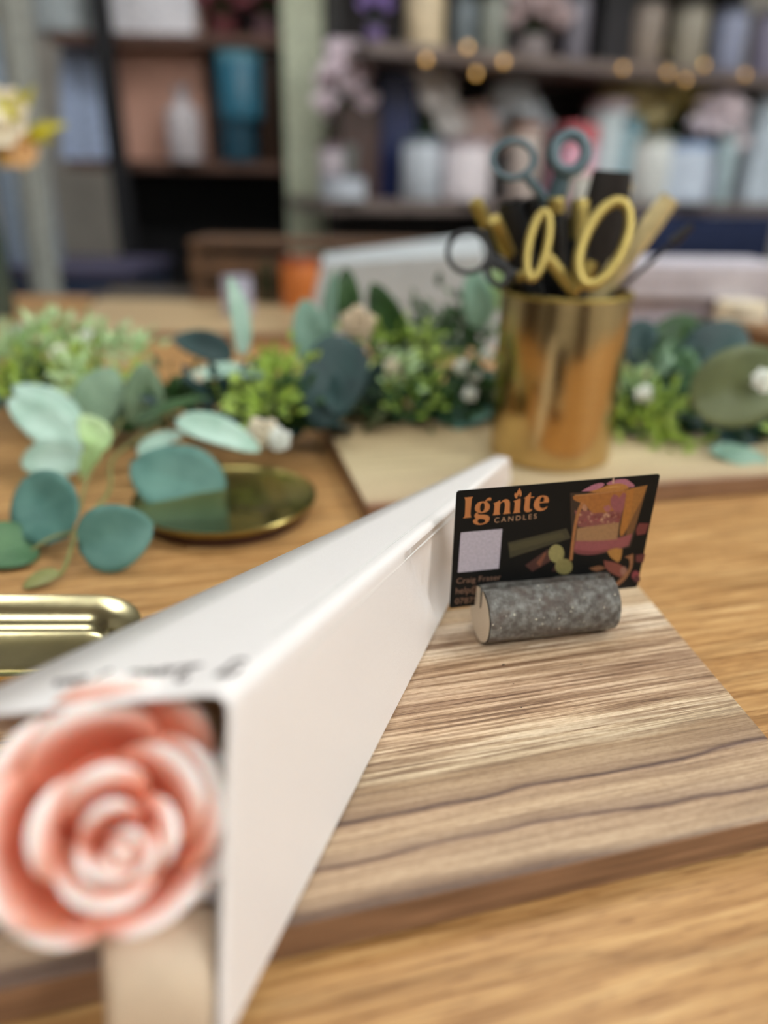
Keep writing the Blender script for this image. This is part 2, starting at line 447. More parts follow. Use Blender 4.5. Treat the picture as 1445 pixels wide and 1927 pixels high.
# flap curving down out of the mouth under the rose
fl = []
for i in range(14):
    s = i/13
    yy = 1700+s*330
    zz = .034-.030*s**1.3+.006*math.sin(s*PI)
    L = P(187+s*20, yy, zz); R_ = P(404-s*2, yy, zz)
    fl.append([L.lerp(R_, k/8)+Vector((0, 0, .0022*math.sin(PI*k/8))) for k in range(9)])
for r in fl:
    for p in r: p.z = max(p.z, TZ+.0016)
local(MB().grid(fl)).build('flap', MAT_INNER, cone, True, solid=.0005)
# end cap of the tip
local(MB().add([tA, tB, tC, tD], [(0, 1, 2, 3)])).build('tip_cap', MAT_PAPER, cone, False, solid=.0004)
# perforated score lines
perf = mat('score_dots', (252, 250, 246), .5, var=0)
for side, t0, t1 in ((0, .10, .66), (1, .10, .70)):
    mb = MB()
    j = 3 if side == 0 else 10
    A0, A1 = mouth[j], tip[j]
    nrm = Vector((-.12, 0, 1)).normalized() if side == 0 else (axis_n+Vector((0, 0, .25))).normalized()
    if side == 0: A0 = A0+(cA-cB).normalized()*.0018; A1 = A1+(tA-tB)*.1
    else: A0 = A0+(cC-cB).normalized()*.0018; A1 = A1+(tC-tB)*.1
    n = 150
    for i in range(n):
        a = A0.lerp(A1, t0+(t1-t0)*i/n); b = A0.lerp(A1, t0+(t1-t0)*(i+.55)/n)
        a += nrm*.0003; b += nrm*.0003
        w = (b-a).normalized().cross(nrm)*.00020
        u = nrm*.00012
        mb.add([a-w, a+w, b+w, b-w, a-w+u, a+w+u, b+w+u, b-w+u], [(0, 1, 5, 4), (1, 2, 6, 5), (2, 3, 7, 6), (3, 0, 4, 7), (4, 5, 6, 7)])
    local(mb).build('perforation', perf, cone, False)
    g = []
    for i in range(41):
        a = A0.lerp(A1, t0+(t1-t0)*i/40)+nrm*.00030; d_ = (A1-A0).normalized().cross(nrm)*.00045
        g.append([a-d_, a+d_])
    local(MB().grid(g)).build('score_line', mat('score_grey', (206, 203, 198), .6, var=.02), cone, False)
# script lettering "I Love You" printed upside down along the mouth, drawn as pen strokes
def bez(p, n=10):
    out = []
    for i in range(0, len(p)-3, 3):
        for k in range(n+(1 if i+3 >= len(p)-1 else 0)):
            s = k/n; a, b, c, d = p[i:i+4]
            out.append(tuple(a[q]*(1-s)**3+3*b[q]*s*(1-s)**2+3*c[q]*s*s*(1-s)+d[q]*s**3 for q in (0, 1)))
    return out
STROKES = [  # baseline units, capital height 1
    [(0.0, .55), (-.1, .95), (.35, 1.1), (.75, .95), (.55, .9), (.45, .5), (.35, .15), (.2, -.1), (-.1, .0), (-.1, .15)],
    [(1.9, .75), (1.7, 1.1), (2.3, 1.15), (2.2, .7), (2.1, .3), (1.9, .0), (1.6, .05), (1.9, .15), (2.2, -.1), (2.6, .1)],
    [(2.95, .4), (2.6, .35), (2.65, -.05), (2.9, 0), (3.2, .05), (3.15, .45), (2.95, .4), (3.05, .3), (3.2, .35), (3.3, .42)],
    [(3.3, .42), (3.45, .4), (3.35, .0), (3.5, 0), (3.7, .05), (3.75, .3), (3.7, .42)],
    [(3.85, .2), (4.1, .25), (4.15, .45), (4.0, .42), (3.8, .4), (3.8, .0), (4.05, 0), (4.25, 0), (4.3, .1), (4.4, .2)],
    [(5.2, .9), (5.1, 1.1), (5.5, 1.1), (5.4, .8), (5.35, .5), (5.6, .4), (5.9, 1.05), (5.7, .5), (5.6, -.3), (5.2, -.3)],
    [(6.2, .4), (5.9, .35), (5.95, -.05), (6.15, 0), (6.45, .05), (6.4, .45), (6.2, .4)],
    [(6.6, .42), (6.5, .1), (6.6, -.02), (6.75, .05), (6.9, .12), (6.95, .3), (6.98, .42), (6.9, .1), (7.0, .0), (7.2, .12)],
]
TO = P(448, 1236, .0897); TX = P(80, 1268, .0845)   # start of "I" at the right, end of "You" at the left
ux = (TX-TO)/7.3
topn = (cA-cB).cross(tB-cB).normalized()
if topn.z < 0: topn = -topn
# lay the writing on the plane of the top panel
def on_top(p):
    return p-topn*((p-cB).dot(topn))
uy = -(tB-cB).normalized()*.0085
uy = uy-ux.normalized()*uy.dot(ux.normalized()); 
tmb = MB()
for st in STROKES:
    q = bez(st)
    pts = [on_top(TO+ux*a+uy*b*1.0-uy*.5)+topn*.0004 for a, b in q]
    tmb.tube(pts, [.00046+.00034*abs(math.sin(i*.35)) for i in range(len(pts))], 6, flat=.3, up=topn)
local(tmb).build('lettering', mat('ink_brown', (70, 58, 54), .6, var=.03), cone, True)

# ------------------------------------------------------------------ rose
RD = .1605
rc = CO+ray(208, 1530)*RD
toC = (CO-rc).normalized()
RX = (RT-toC*RT.dot(toC)).normalized(); RY = toC.cross(RX)
ux_mm = RD/F*.96                              # metres per photo pixel at the rose
rose = empty('wax_rose', tuple(rc), 0, 'peach pink wax rose with pale petal rims in the mouth of the paper cone', 'flower')
def petal(a0, hw, r, zr, deep=.016, base=.50, curl=.0025, cx=0, cy=0, sq=1.0, tk=.0024, flare=1.0):
    """a0 centre angle deg, hw half width deg, r rim radius px, zr rim height above the rose centre (m)"""
    nu, nv = 22, 12; R = r*ux_mm; g = []; cl = []
    for i in range(nu+1):
        s = -1+2*i/nu; a = math.radians(a0+hw*s); row = []; crow = []
        edge = (1-abs(s)**3.0)
        for k in range(nv+1):
            t = k/nv
            rad = R*(base+(1-base)*t**.8)
            rad -= R*.10*abs(s)**3
            z = zr-deep*(1-t)**1.15-.010*abs(s)**2.6*t
            if t > .8: rad += curl*((t-.8)/.2)**2*edge*flare; z -= curl*.35*((t-.8)/.2)**2
            row.append(RX*(cx*ux_mm+rad*math.cos(a)*sq)+RY*(cy*ux_mm+rad*math.sin(a))+toC*z)
            crow.append(max(0, min(1, .04+t**1.6*(.35+.65*edge)))+.001)
        g.append(row); cl.append(crow)
    o = MB().grid(g, col=cl).build('petal', MAT_PETAL, rose, True, sub=1, angle=180)
    md = o.modifiers.new('t', 'SOLIDIFY'); md.thickness = tk; md.offset = 0
    md = o.modifiers.new('b', 'BEVEL'); md.width = tk*.45; md.segments = 3; md.limit_method = 'ANGLE'
    return o
# centre bud, then rings out (angles measured in the view of the rose, anticlockwise from right)
CX, CY = 20, -62
PET = [
 # a0, hw, r, z, deep, base, cx, cy
 (60, 75, 36, .0185, .010, .45, 8, -14), (250, 80, 32, .0180, .010, .45, 4, -14),
 (115, 62, 66, .0180, .012, .62, 2, -4), (330, 60, 62, .0165, .012, .62, 4, -2), (225, 52, 66, .0160, .012, .62, 4, 0),
 (112, 48, 104, .0175, .014, .66, 0, 4), (10, 52, 88, .0150, .014, .66, 4, 0), (262, 70, 104, .0135, .015, .68, 0, 2),
 (172, 48, 128, .0150, .015, .70, 2, 0), (42, 50, 146, .0140, .016, .70, 4, 6),
 (22, 50, 184, .0115, .018, .72, 2, 6), (112, 46, 196, .0105, .018, .72, -8, 12), (196, 52, 214, .0085, .019, .70, 0, 0),
 (306, 42, 196, .0030, .020, .62, 4, 8), (80, 50, 236, .0105, .010, .80, -10, 12), (150, 34, 226, .0060, .012, .78, 0, 6),
 (236, 44, 222, .0010, .022, .66, -8, 14), (342, 42, 214, -.0010, .022, .66, 6, 0), (20, 30, 236, .000, .022, .70, -14, 0),
 (196, 40, 250, -.004, .022, .70, 6, 0),
]
for i, (a0, hw, r, zr, dp, bs, cx, cy) in enumerate(PET):
    petal(a0, hw, r, zr, dp, bs, .0022 if r > 80 else .001, cx+CX*(1-r/300), cy+CY*(1-r/300), tk=.0030 if r > 90 else .0022)
b = MB().ball((0, 0, 0), .003, 10, 14, (1, 1, 2.2)); Rm = Matrix((RX, RY, toC)).transposed()
b.v = [Rm@v+RX*(CX+6)*ux_mm+RY*(CY-6)*ux_mm+toC*.0125 for v in b.v]
b.col = [.9]*len(b.v)
b.build('bud', MAT_PETAL, rose)
cy_ = MB()
prof = [(.006, -.020), (.014, -.017), (.020, -.011), (.0215, -.0085), (.010, -.0075), (.0005, -.004)]
cy_.lathe(prof, 32); cy_.v = [Rm@v for v in cy_.v]; cy_.col = [.02]*len(cy_.v)
cy_.build('flower_base', MAT_PETAL, rose)

# ------------------------------------------------------------------ log card holder
yaw = math.radians(13.0)
cu = Vector((math.cos(yaw), math.sin(yaw), 0)); cn = Vector((-math.sin(yaw), math.cos(yaw), 0))
LR = .0122
def npz(z): return TZ+z
log_c = Vector((.0684, .2690, TZ+.0135+LR))
log = empty('log_card_holder', (log_c.x, log_c.y, TZ+.0135), yaw, 'short length of grey bark log with a slot, holding a business card', 'card holder')
HL = .0286; nU, nA = 60, 72
ds = .0012                                    # half slot width
sl_depth = .0090
rows = []
for i in range(nU+1):
    x = -HL+2*HL*i/nU; row = []
    # outline with slot cut: angle from the slot's right lip round to its left lip
    a_s = math.asin(ds/LR)
    for k in range(nA+1):
        a = PI/2-a_s-(2*PI-2*a_s)*k/nA
        rr = LR*(1+.030*noise.noise(Vector((x*110, math.cos(a)*1.7, math.sin(a)*1.7)))+.014*noise.noise(Vector((x*420, math.cos(a)*7, math.sin(a)*7))))
        zz = LR+rr*math.sin(a)
        if math.sin(a) < -.9: zz = max(zz, .0002)
        row.append((x, rr*math.cos(a), zz))
    row += [(x, -ds, LR*2-sl_depth), (x, ds, LR*2-sl_depth)]
    rows.append(row)
mb = MB(); mb.grid(rows, closed_v=True)
mb.build('bark_log', MAT_BARK, log, True, angle=35)
cut, nt, b_ = new_mat('cut_wood')
vv = N(nt, 'ShaderNodeTexWave', wave_type='RINGS', rings_direction='X', inp={'Scale': 260.0, 'Distortion': 2.0, 'Detail': 2.0})
nt.links.new(coords(nt, (1, 1, 1), loc=(0, 0, -LR)), vv.inputs['Vector'])
nt.links.new(ramp(nt, vv.outputs['Fac'], [(0, (196, 178, 154)), (1, (212, 196, 172))]), b_.inputs['Base Color']); b_.inputs['Roughness'].default_value = .7
for sgn in (-1, 1):
    r = rows[0] if sgn < 0 else rows[-1]
    m2 = MB(); cpt = (sgn*HL, 0, LR*.75)
    vs = [(p[0]+sgn*.0003, p[1]*.965, LR+(p[2]-LR)*.965 if abs(p[1]) > ds*1.2 or p[2] < LR else p[2]) for p in r]
    fs = [(i, (i+1) % len(vs), len(vs)) for i in range(len(vs))]
    m2.add(vs+[cpt], fs).build('cut_end', cut, log, False)

# ------------------------------------------------------------------ business card
card_px = [(861, 923), (1240.5, 894.5), (1201.5, 1102.5), (843, 1146)]
CW, CH = .085, .055
lean = math.radians(-4.2)
cv = Vector((0, 0, 1))*math.cos(lean)+cn*math.sin(lean)
def project(p):
    v = p-CO; w = v.dot(fwd); return (W/2+F*v.dot(RT)/w, H/2-F*v.dot(UP)/w)
def fit_card():
    # refine position, yaw, lean and in-plane tilt of the 85 x 55 mm card
    p = np.array([.069, .271, .055, yaw, lean, 0.0])
    def corners(p):
        u = Vector((math.cos(p[3]), math.sin(p[3]), 0)); n = Vector((-math.sin(p[3]), math.cos(p[3]), 0))
        v = Vector((0, 0, 1))*math.cos(p[4])+n*math.sin(p[4])
        u2 = u*math.cos(p[5])+v*math.sin(p[5]); v2 = v*math.cos(p[5])-u*math.sin(p[5])
        C = Vector((p[0], p[1], TZ+p[2]))
        return C, u2, v2, [C-u2*CW/2+v2*CH/2, C+u2*CW/2+v2*CH/2, C+u2*CW/2-v2*CH/2, C-u2*CW/2-v2*CH/2]
    def res(p): return (np.array([project(q) for q in corners(p)[3]])-np.array(card_px)).ravel()
    lam = 1e-3
    for it in range(120):
        r = res(p); J = np.array([(res(p+np.eye(6)[i]*1e-5)-r)/1e-5 for i in range(6)]).T
        A = J.T@J; dp = np.linalg.solve(A+lam*np.diag(np.diag(A)), -J.T@r)
        if (res(p+dp)**2).sum() < (r**2).sum(): p = p+dp; lam *= .5
        else: lam *= 3
    return p, corners(p), res(p)
cp, (CC, CU, CV, CQ), cres = fit_card()
print('card fit', cp, 'rms', float(np.sqrt((cres**2).mean())))
CNN = CU.cross(CV)                           # faces the camera
card = empty('business_card', tuple(CC-CV*CH/2), 0, 'black business card with orange candle logo held in the log', 'card')
card.rotation_mode = 'QUATERNION'; card.rotation_quaternion = Matrix((CU, CV, CNN)).transposed().to_quaternion()
mb = MB()
rr_ = .0012; pts = []
for (x, y, a) in ((CW/2-rr_, CH-rr_, 0), (-CW/2+rr_, CH-rr_, 90), (-CW/2+rr_, rr_, 180), (CW/2-rr_, rr_, 270)):
    for k in range(5):
        q = math.radians(a+k*22.5); pts.append((x+rr_*math.cos(q), y+rr_*math.sin(q)))
mb.prism(pts, -.0004, 0).build('card_stock', mat('black_card', (15, 16, 16), .55, var=.03, spec=.2), card, False)
# map photo pixels to the card's face
def homog(src, dst):
    A = []; B = []
    for (x, y), (u, v) in zip(src, dst):
        A += [[x, y, 1, 0, 0, 0, -u*x, -u*y], [0, 0, 0, x, y, 1, -v*x, -v*y]]; B += [u, v]
    h = np.linalg.solve(np.array(A), np.array(B)); return h
HG = homog(card_px, [(-CW/2, CH), (CW/2, CH), (CW/2, 0), (-CW/2, 0)])
def face(x, y):
    d = HG[6]*x+HG[7]*y+1
    return ((HG[0]*x+HG[1]*y+HG[2])/d, (HG[3]*x+HG[4]*y+HG[5])/d)
def zA(x, y): return face(865+x/16.056, 910+y/16.056)
def zB(x, y): return face(950+x/15.21, 910+y/15.21)
def z3(x, y): return face(1055+x/8.028, 890+y/8.028)
def zC(x, y): return face(940+x/4.661, 880+y/4.661)
def fill(groups, z, th_=.00003):
    """groups: list of list of outlines (first outer, others holes) -> flat filled mesh verts/faces"""
    V = []; Fc = []
    for g in groups:
        cu_ = bpy.data.curves.new('c', 'CURVE'); cu_.dimensions = '2D'; cu_.fill_mode = 'BOTH'
        for out in g:
            sp = cu_.splines.new('POLY'); sp.points.add(len(out)-1)
            for p, (x, y) in zip(sp.points, out): p.co = (x*1000, y*1000, 0, 1)
            sp.use_cyclic_u = True
        o = bpy.data.objects.new('c', cu_); COL.objects.link(o)
        me = bpy.data.meshes.new_from_object(o.evaluated_get(bpy.context.evaluated_depsgraph_get()))
        n = len(V); V += [(v.co.x/1000, v.co.y/1000, z) for v in me.vertices]; Fc += [tuple(i+n for i in p.vertices) for p in me.polygons]
        bpy.data.objects.remove(o); bpy.data.curves.remove(cu_); bpy.data.meshes.remove(me)
    return V, Fc
def smooth_loop(pts, it=2, corner=.55):
    # Chaikin smoothing that leaves sharp corners
    for _ in range(it):
        out = []; n = len(pts)
        for i in range(n):
            p0, p, p1 = pts[i-1], pts[i], pts[(i+1) % n]
            a = (p[0]-p0[0], p[1]-p0[1]); b = (p1[0]-p[0], p1[1]-p[1])
            la = math.hypot(*a) or 1e-9; lb = math.hypot(*b) or 1e-9
            if (a[0]*b[0]+a[1]*b[1])/(la*lb) < corner: out.append(p)
            else:
                out.append((p[0]-a[0]*.25, p[1]-a[1]*.25)); out.append((p[0]+b[0]*.25, p[1]+b[1]*.25))
        pts = out
    return pts
def gl(f, pts): return smooth_loop([f(*p) for p in pts])
glyphs = [
 [gl(zA, [(160,400),(440,375),(425,400),(400,430),(385,560),(360,760),(345,930),(375,995),(115,1022),(150,990),(175,940),(190,740),(200,560),(195,440)])],
 [gl(zA, [(800,515),(880,545),(940,600),(957,680),(925,770),(850,830),(760,862),(680,870),(590,858),(520,820),(485,760),(490,680),(530,600),(600,545),(690,518)]),
  gl(zA, [(735,553),(780,580),(795,650),(785,740),(755,800),(700,835),(660,815),(645,740),(650,660),(680,590)])],
 [gl(zA, [(790,540),(815,495),(860,440),(920,402),(980,402),(1003,435),(985,490),(930,495),(880,495),(845,525),(820,560)])],
 [gl(zA, [(545,850),(590,870),(580,900),(620,910),(760,912),(870,925),(935,975),(945,1050),(900,1130),(800,1190),(660,1225),(520,1215),(440,1170),(420,1110),(450,1060),(510,1040),(500,1015),(470,980),(470,930),(505,880)]),
  gl(zA, [(600,1046),(700,1041),(780,1056),(808,1100),(780,1150),(700,1183),(620,1185),(575,1155),(563,1110),(580,1065)])],
 [smooth_loop([zA(*p) for p in [(1055,580),(1150,545),(1262,480),(1268,560),(1340,490)]]+[zB(*p) for p in [(60,425),(130,435),(180,480),(190,560),(180,680),(175,790),(205,830)]]
  +[zA(*p) for p in [(1340,905),(1375,870),(1400,760),(1415,620),(1405,560),(1370,535),(1310,550),(1265,600),(1250,740),(1235,850),(1262,912),(1030,932),(1065,880),(1085,740),(1095,630),(1080,595)]])],
 [gl(zB, [(275,495),(340,470),(460,415),(495,425),(490,560),(475,700),(470,780),(495,808),(265,832),(300,790),(315,700),(330,560),(325,510)])],
 [gl(zB, [(345,240),(320,290),(320,350),(340,395),(385,420),(400,370),(455,285),(470,330),(465,370),(500,360),(528,320),(530,250),(505,190),(465,115),(430,170),(400,230),(370,275),(355,270)])],
 [gl(zB, [(780,240),(795,250),(785,370),(890,362),(875,395),(775,400),(760,520),(745,660),(755,710),(790,725),(825,705),(820,745),(770,785),(690,805),(620,785),(590,730),(600,620),(620,510),(625,410),(580,405),(650,375),(720,310)])],
 [gl(zB, [(1150,330),(1240,345),(1300,400),(1308,480),(1290,533),(1160,540),(1035,552),(1030,600),(1050,660),(1100,695),(1170,690),(1230,655),(1270,630),(1240,690),(1170,745),(1080,770),(980,765),(900,715),(868,630),(880,530),(930,430),(1010,360),(1080,335)]),
  gl(zB, [(1135,370),(1170,400),(1170,460),(1150,508),(1040,518),(1055,450),(1085,390)])],
]
ORANGE = mat('ink_orange', (182, 116, 66), .45, var=.03)
V, Fc = fill(glyphs, .00006); MB().add(V, Fc).build('logo_lettering', ORANGE, card, False)
def text_on_card(txt, px0, px1, px_h, material, name, spacing=1.0):
    """px0, px1: ends of the baseline, px_h: pixel at cap height above px0"""
    cu_ = bpy.data.curves.new('t', 'FONT'); cu_.body = txt; cu_.size = 1; cu_.space_character = spacing
    o = bpy.data.objects.new('t', cu_); COL.objects.link(o)
    bpy.context.view_layer.update()
    me = bpy.data.meshes.new_from_object(o.evaluated_get(bpy.context.evaluated_depsgraph_get()))
    xs = [v.co.x for v in me.vertices]; x0, x1 = min(xs), max(xs); caph = .70
    a = Vector(face(*px0)); b = Vector(face(*px1)); c = Vector(face(*px_h))
    V = []
    for v in me.vertices:
        q = a+(b-a)*((v.co.x-x0)/(x1-x0))+(c-a)*(v.co.y/caph); V.append((q.x, q.y, .00006))
    Fc = [tuple(p.vertices) for p in me.polygons]
    bpy.data.objects.remove(o); bpy.data.curves.remove(cu_); bpy.data.meshes.remove(me)
    MB().add(V, Fc).build(name, material, card, False)
INK2 = mat('ink_tan', (176, 138, 106), .45, var=.03); INK3 = mat('ink_dim', (128, 98, 80), .5, var=.03)
text_on_card('CANDLES', (932.3, 982.3), (1012.5, 974.3), (932.9, 973.0), INK2, 'small_lettering', 1.45)
text_on_card('Craig Fraser', (857.4, 1098.2), (943.5, 1089.6), (858.2, 1087.5), INK3, 'contact_lettering')
text_on_card('help@', (855.6, 1118.2), (901, 1113.6), (856.4, 1106.2), INK3, 'contact_lettering')
text_on_card('07875', (853.6, 1137.6), (897, 1133.6), (854.4, 1126.6), INK3, 'contact_lettering')
# the pale square printed at the left (plain)
sq = [face(867.5, 1000.5), face(947.6, 993.5), face(940, 1068.5), face(860.5, 1077)]
MB().add([(x, y, .00006) for x, y in sq], [(0, 1, 2, 3)]).build('pale_square', mat('ink_lilac', (176, 170, 182), .5, var=.06, vs=900), card, False)
# the printed picture of a dessert candle
def blob(f, cx, cy, rx, ry, n=20): return [f(cx+rx*math.cos(2*PI*k/n), cy+ry*math.sin(2*PI*k/n)) for k in range(n)]
def poly(f, pts): return smooth_loop([f(*p) for p in pts], 2)
PIC = [
 ((66, 64, 40), poly(zC, [(85,650),(600,525),(640,610),(100,785)])),
 ((82, 78, 48), poly(zC, [(95,670),(560,560),(590,600),(105,730)])),
 ((88, 48, 42), poly(zC, [(235,850),(440,705),(480,800),(300,905)])),
 ((150, 84, 58), poly(zC, [(335,830),(410,735),(425,745),(370,860)])),
 ((72, 36, 34), poly(zC, [(470,900),(520,800),(600,790),(600,900)])),
 ((176, 166, 98), blob(zC, 512, 745, 70, 80)), ((158, 148, 84), blob(zC, 578, 858, 78, 70)),
 ((60, 40, 30), poly(z3, [(165,300),(560,290),(1310,190),(1200,560),(1110,960),(1060,1100),(700,1200),(380,1235),(210,1190),(180,800)])),
 ((136, 88, 44), poly(z3, [(1060,240),(1305,192),(1215,520),(1150,760),(1085,930),(1000,960)])),
 ((190, 122, 48), poly(z3, [(980,260),(1300,195),(1230,400),(1120,600),(1010,840),(960,900)])),
 ((176, 88, 92), poly(z3, [(245,1000),(600,1005),(880,975),(1095,900),(1040,1080),(900,1130),(700,1175),(500,1222),(330,1215),(222,1165)])),
 ((150, 68, 72), poly(z3, [(225,1130),(500,1180),(900,1100),(700,1180),(500,1224),(330,1217),(230,1190)])),
 ((188, 138, 90), poly(z3, [(272,825),(900,725),(870,985),(600,1012),(250,1012)])),
 ((160, 84, 80), poly(z3, [(230,560),(560,560),(950,560),(905,735),(640,770),(400,805),(285,805)])),
 ((196, 118, 48), poly(z3, [(205,350),(360,320),(560,295),(980,258),(1010,330),(950,560),(800,560),(700,600),(600,590),(520,610),(450,560),(400,470),(300,440),(210,400)])),
 ((206, 122, 148), poly(z3, [(330,278),(440,210),(560,160),(650,152),(675,175),(640,220),(500,275)])),
 ((206, 122, 146), poly(z3, [(700,165),(780,122),(900,102),(1000,100),(1060,150),(1115,190),(1112,218),(1000,226),(860,180),(720,190)])),
 ((214, 138, 60), poly(z3, [(440,285),(600,240),(720,190),(880,158),(1000,190),(1035,235),(980,258),(560,297)])),
 ((232, 164, 84), poly(z3, [(640,235),(780,205),(900,200),(900,220),(760,232)])),
 ((236, 188, 160), poly(z3, [(792,90),(818,88),(812,165),(784,165)])),
 ((176, 92, 98), poly(z3, [(760,400),(800,330),(860,330),(890,380),(950,300),(990,315),(965,520),(930,590),(820,570),(770,500)])),
 ((196, 110, 112), poly(z3, [(660,510),(740,478),(775,530),(740,580),(690,580)])),
 ((214, 148, 110), poly(z3, [(330,490),(380,460),(430,520),(410,570),(350,560)])),
 ((214, 144, 84), poly(z3, [(230,330),(560,305),(960,262),(960,272),(560,318),(235,345)])),
 ((206, 128, 46), poly(z3, [(1010,260),(1110,250),(1080,520),(1010,820),(960,925),(920,945),(900,880),(950,600)])),
 ((200, 126, 66), poly(z3, [(330,430),(372,440),(300,620),(250,850),(222,1100),(200,1300),(155,1305),(180,1050),(222,750),(270,540)])),
 ((130, 50, 50), poly(z3, [(1140,840),(1190,750),(1335,750),(1290,900),(1160,930)])),
 ((206, 140, 58), poly(z3, [(720,1160),(830,1110),(950,1130),(930,1290),(880,1330),(760,1250)])),
 ((150, 72, 60), poly(z3, [(670,1300),(900,1340),(1010,1440),(930,1560),(700,1450)])),
 ((176, 118, 100), blob(z3, 970, 1460, 50, 70)),
 ((168, 108, 66), poly(z3, [(980,1250),(1110,1200),(1110,1400),(1000,1600),(850,1710),(800,1690),(940,1560),(1060,1420),(1060,1280)])),
 ((160, 104, 64), poly(z3, [(450,1420),(620,1370),(700,1420),(560,1480)])),
 ((110, 40, 44), poly(z3, [(1150,1220),(1290,1200),(1260,1330),(1150,1320)])),
 ((160, 58, 72), blob(z3, 1150, 1525, 60, 70)),
 ((96, 36, 46), blob(z3, 1170, 1580, 50, 50)),
]
mb = MB(); mats = []
rng = random.Random(3)
for k in range(46):     # crumbs
    x = 300+rng.random()*600; y = 610+rng.random()*150-(x-300)*.05; s = 10+rng.random()*18
    PIC.append(([(206, 136, 116), (176, 84, 84), (226, 168, 130), (150, 64, 60)][k % 4], blob(z3, x, y, s, s*.8, 6)))
for i, (c, p) in enumerate(PIC):
    m_ = mat('ink_%d_%d_%d' % c, tuple(int(v*.72+(c[0]+c[1]+c[2])/3*.10) for v in c), .45, var=.06, vs=700)
    if m_ not in mats: mats.append(m_)
    V, Fc = fill([[p]], .00005+i*.000004); mb.mi = mats.index(m_); mb.add(V, Fc)
mb.build('printed_picture', mats, card, False)

# ------------------------------------------------------------------ gold tray at the left
tr = empty('gold_tray', (-.168, .262, TZ), math.radians(2), 'polished gold dish with rounded corners at the left edge', 'tray')
def rrect(hx, hy, r, n=10):
    r = min(r, hx, hy); pts = []
    for (x, y, a) in ((hx-r, hy-r, 0), (-hx+r, hy-r, 90), (-hx+r, -hy+r, 180), (hx-r, -hy+r, 270)):
        for k in range(n+1):
            q = math.radians(a+k*90/n); pts.append((x+r*math.cos(q), y+r*math.sin(q)))
    return pts
TH = (.062, .028)
prof = [(-.006, .0015), (-.0015, .0), (.0, .003), (.0018, .010), (.0030, .0118), (.0026, .0130), (.0008, .0128), (-.0040, .0110), (-.0080, .0088), (-.0100, .0060), (-.0112, .0034), (-.0140, .0026), (-.020, .0026)]
rings = []
for off, z in prof: rings.append([(x, y, z) for x, y in rrect(TH[0]+off, TH[1]+off, .026+off)])
m_ = MB().grid(rings, closed_v=True); n = len(rings[0])
m_.f.append(tuple((len(rings)-1)*n+k for k in range(n))); m_.m.append(0)
m_.f.append(tuple(k for k in range(n))); m_.m.append(0)
m_.build('dish', GOLD_TRAY, tr, True, angle=60)

# ------------------------------------------------------------------ mirror plate
mp = empty('mirror_plate', (-.0975, .418, TZ), 0, 'round gold mirror plate on a dark wood base under the greenery', 'plate')
MB().lathe([(.046, 0), (.0505, .001), (.0515, .0055), (.050, .0065), (.0005, .0065)], 64).build('wood_base', mat('dark_wood', (62, 34, 26), .4), mp)
MB().lathe([(.050, .0066), (.0545, .0085), (.0555, .0110), (.0545, .0118), (.0530, .0106), (.0515, .0094), (.0005, .0092)], 96).build('gold_disc', GOLD_MIRROR, mp)

# ------------------------------------------------------------------ gold cup
cc = Vector((.1168, .5010, TZ+.0135)); CR = .0420; CHH = .112
cup = empty('gold_cup', tuple(cc), 0, 'brushed gold metal cup full of scissors and tools', 'cup')
MB().lathe([(.0005, 0), (CR-.002, 0), (CR-.0003, .0015), (CR, .004), (CR, CHH-.002), (CR-.0004, CHH), (CR-.0014, CHH), (CR-.0018, CHH-.003), (CR-.0018, .004), (.0005, .003)], 96, cap=False).build('vessel', GOLD_CUP, cup, True, angle=30)
MB().lathe([(CR+.0003, CHH-.0022), (CR+.0010, CHH-.0012), (CR+.0006, CHH+.0004), (CR-.0012, CHH+.0006), (CR-.0019, CHH-.0006), (CR-.0016, CHH-.0022)], 96, cap=False).build('rim', GOLD_TOOL, cup, True)

def into_cup(top, mouth_px):
    """a point low in the cup reached from `top` through the cup's mouth"""
    m_ = P(mouth_px[0], mouth_px[1], .122)
    v = Vector((m_.x-cc.x, m_.y-cc.y))
    if v.length > CR-.009:
        v = v.normalized()*(CR-.009)
    m_ = Vector((cc.x+v.x, cc.y+v.y, TZ+.122))
    d = (m_-top).normalized(); q = m_.copy()
    while True:
        nq = q+d*.003
        if nq.z < cc.z+.008 or math.hypot(nq.x-cc.x, nq.y-cc.y) > CR-.006: break
        q = nq
    return m_, q
def loop_pts(c, ax, ay, rx, ry, n=36, pw=1.0, egg=0):
    return [c+ax*(rx*math.cos(2*PI*k/n)*(1+egg*math.sin(2*PI*k/n)))+ay*(ry*math.sin(2*PI*k/n)) for k in range(n)]
GREYT = mat('grey_teal_plastic', (74, 96, 104), .35, var=.05)
STEEL = mat('steel', (140, 142, 146), .3, 1)
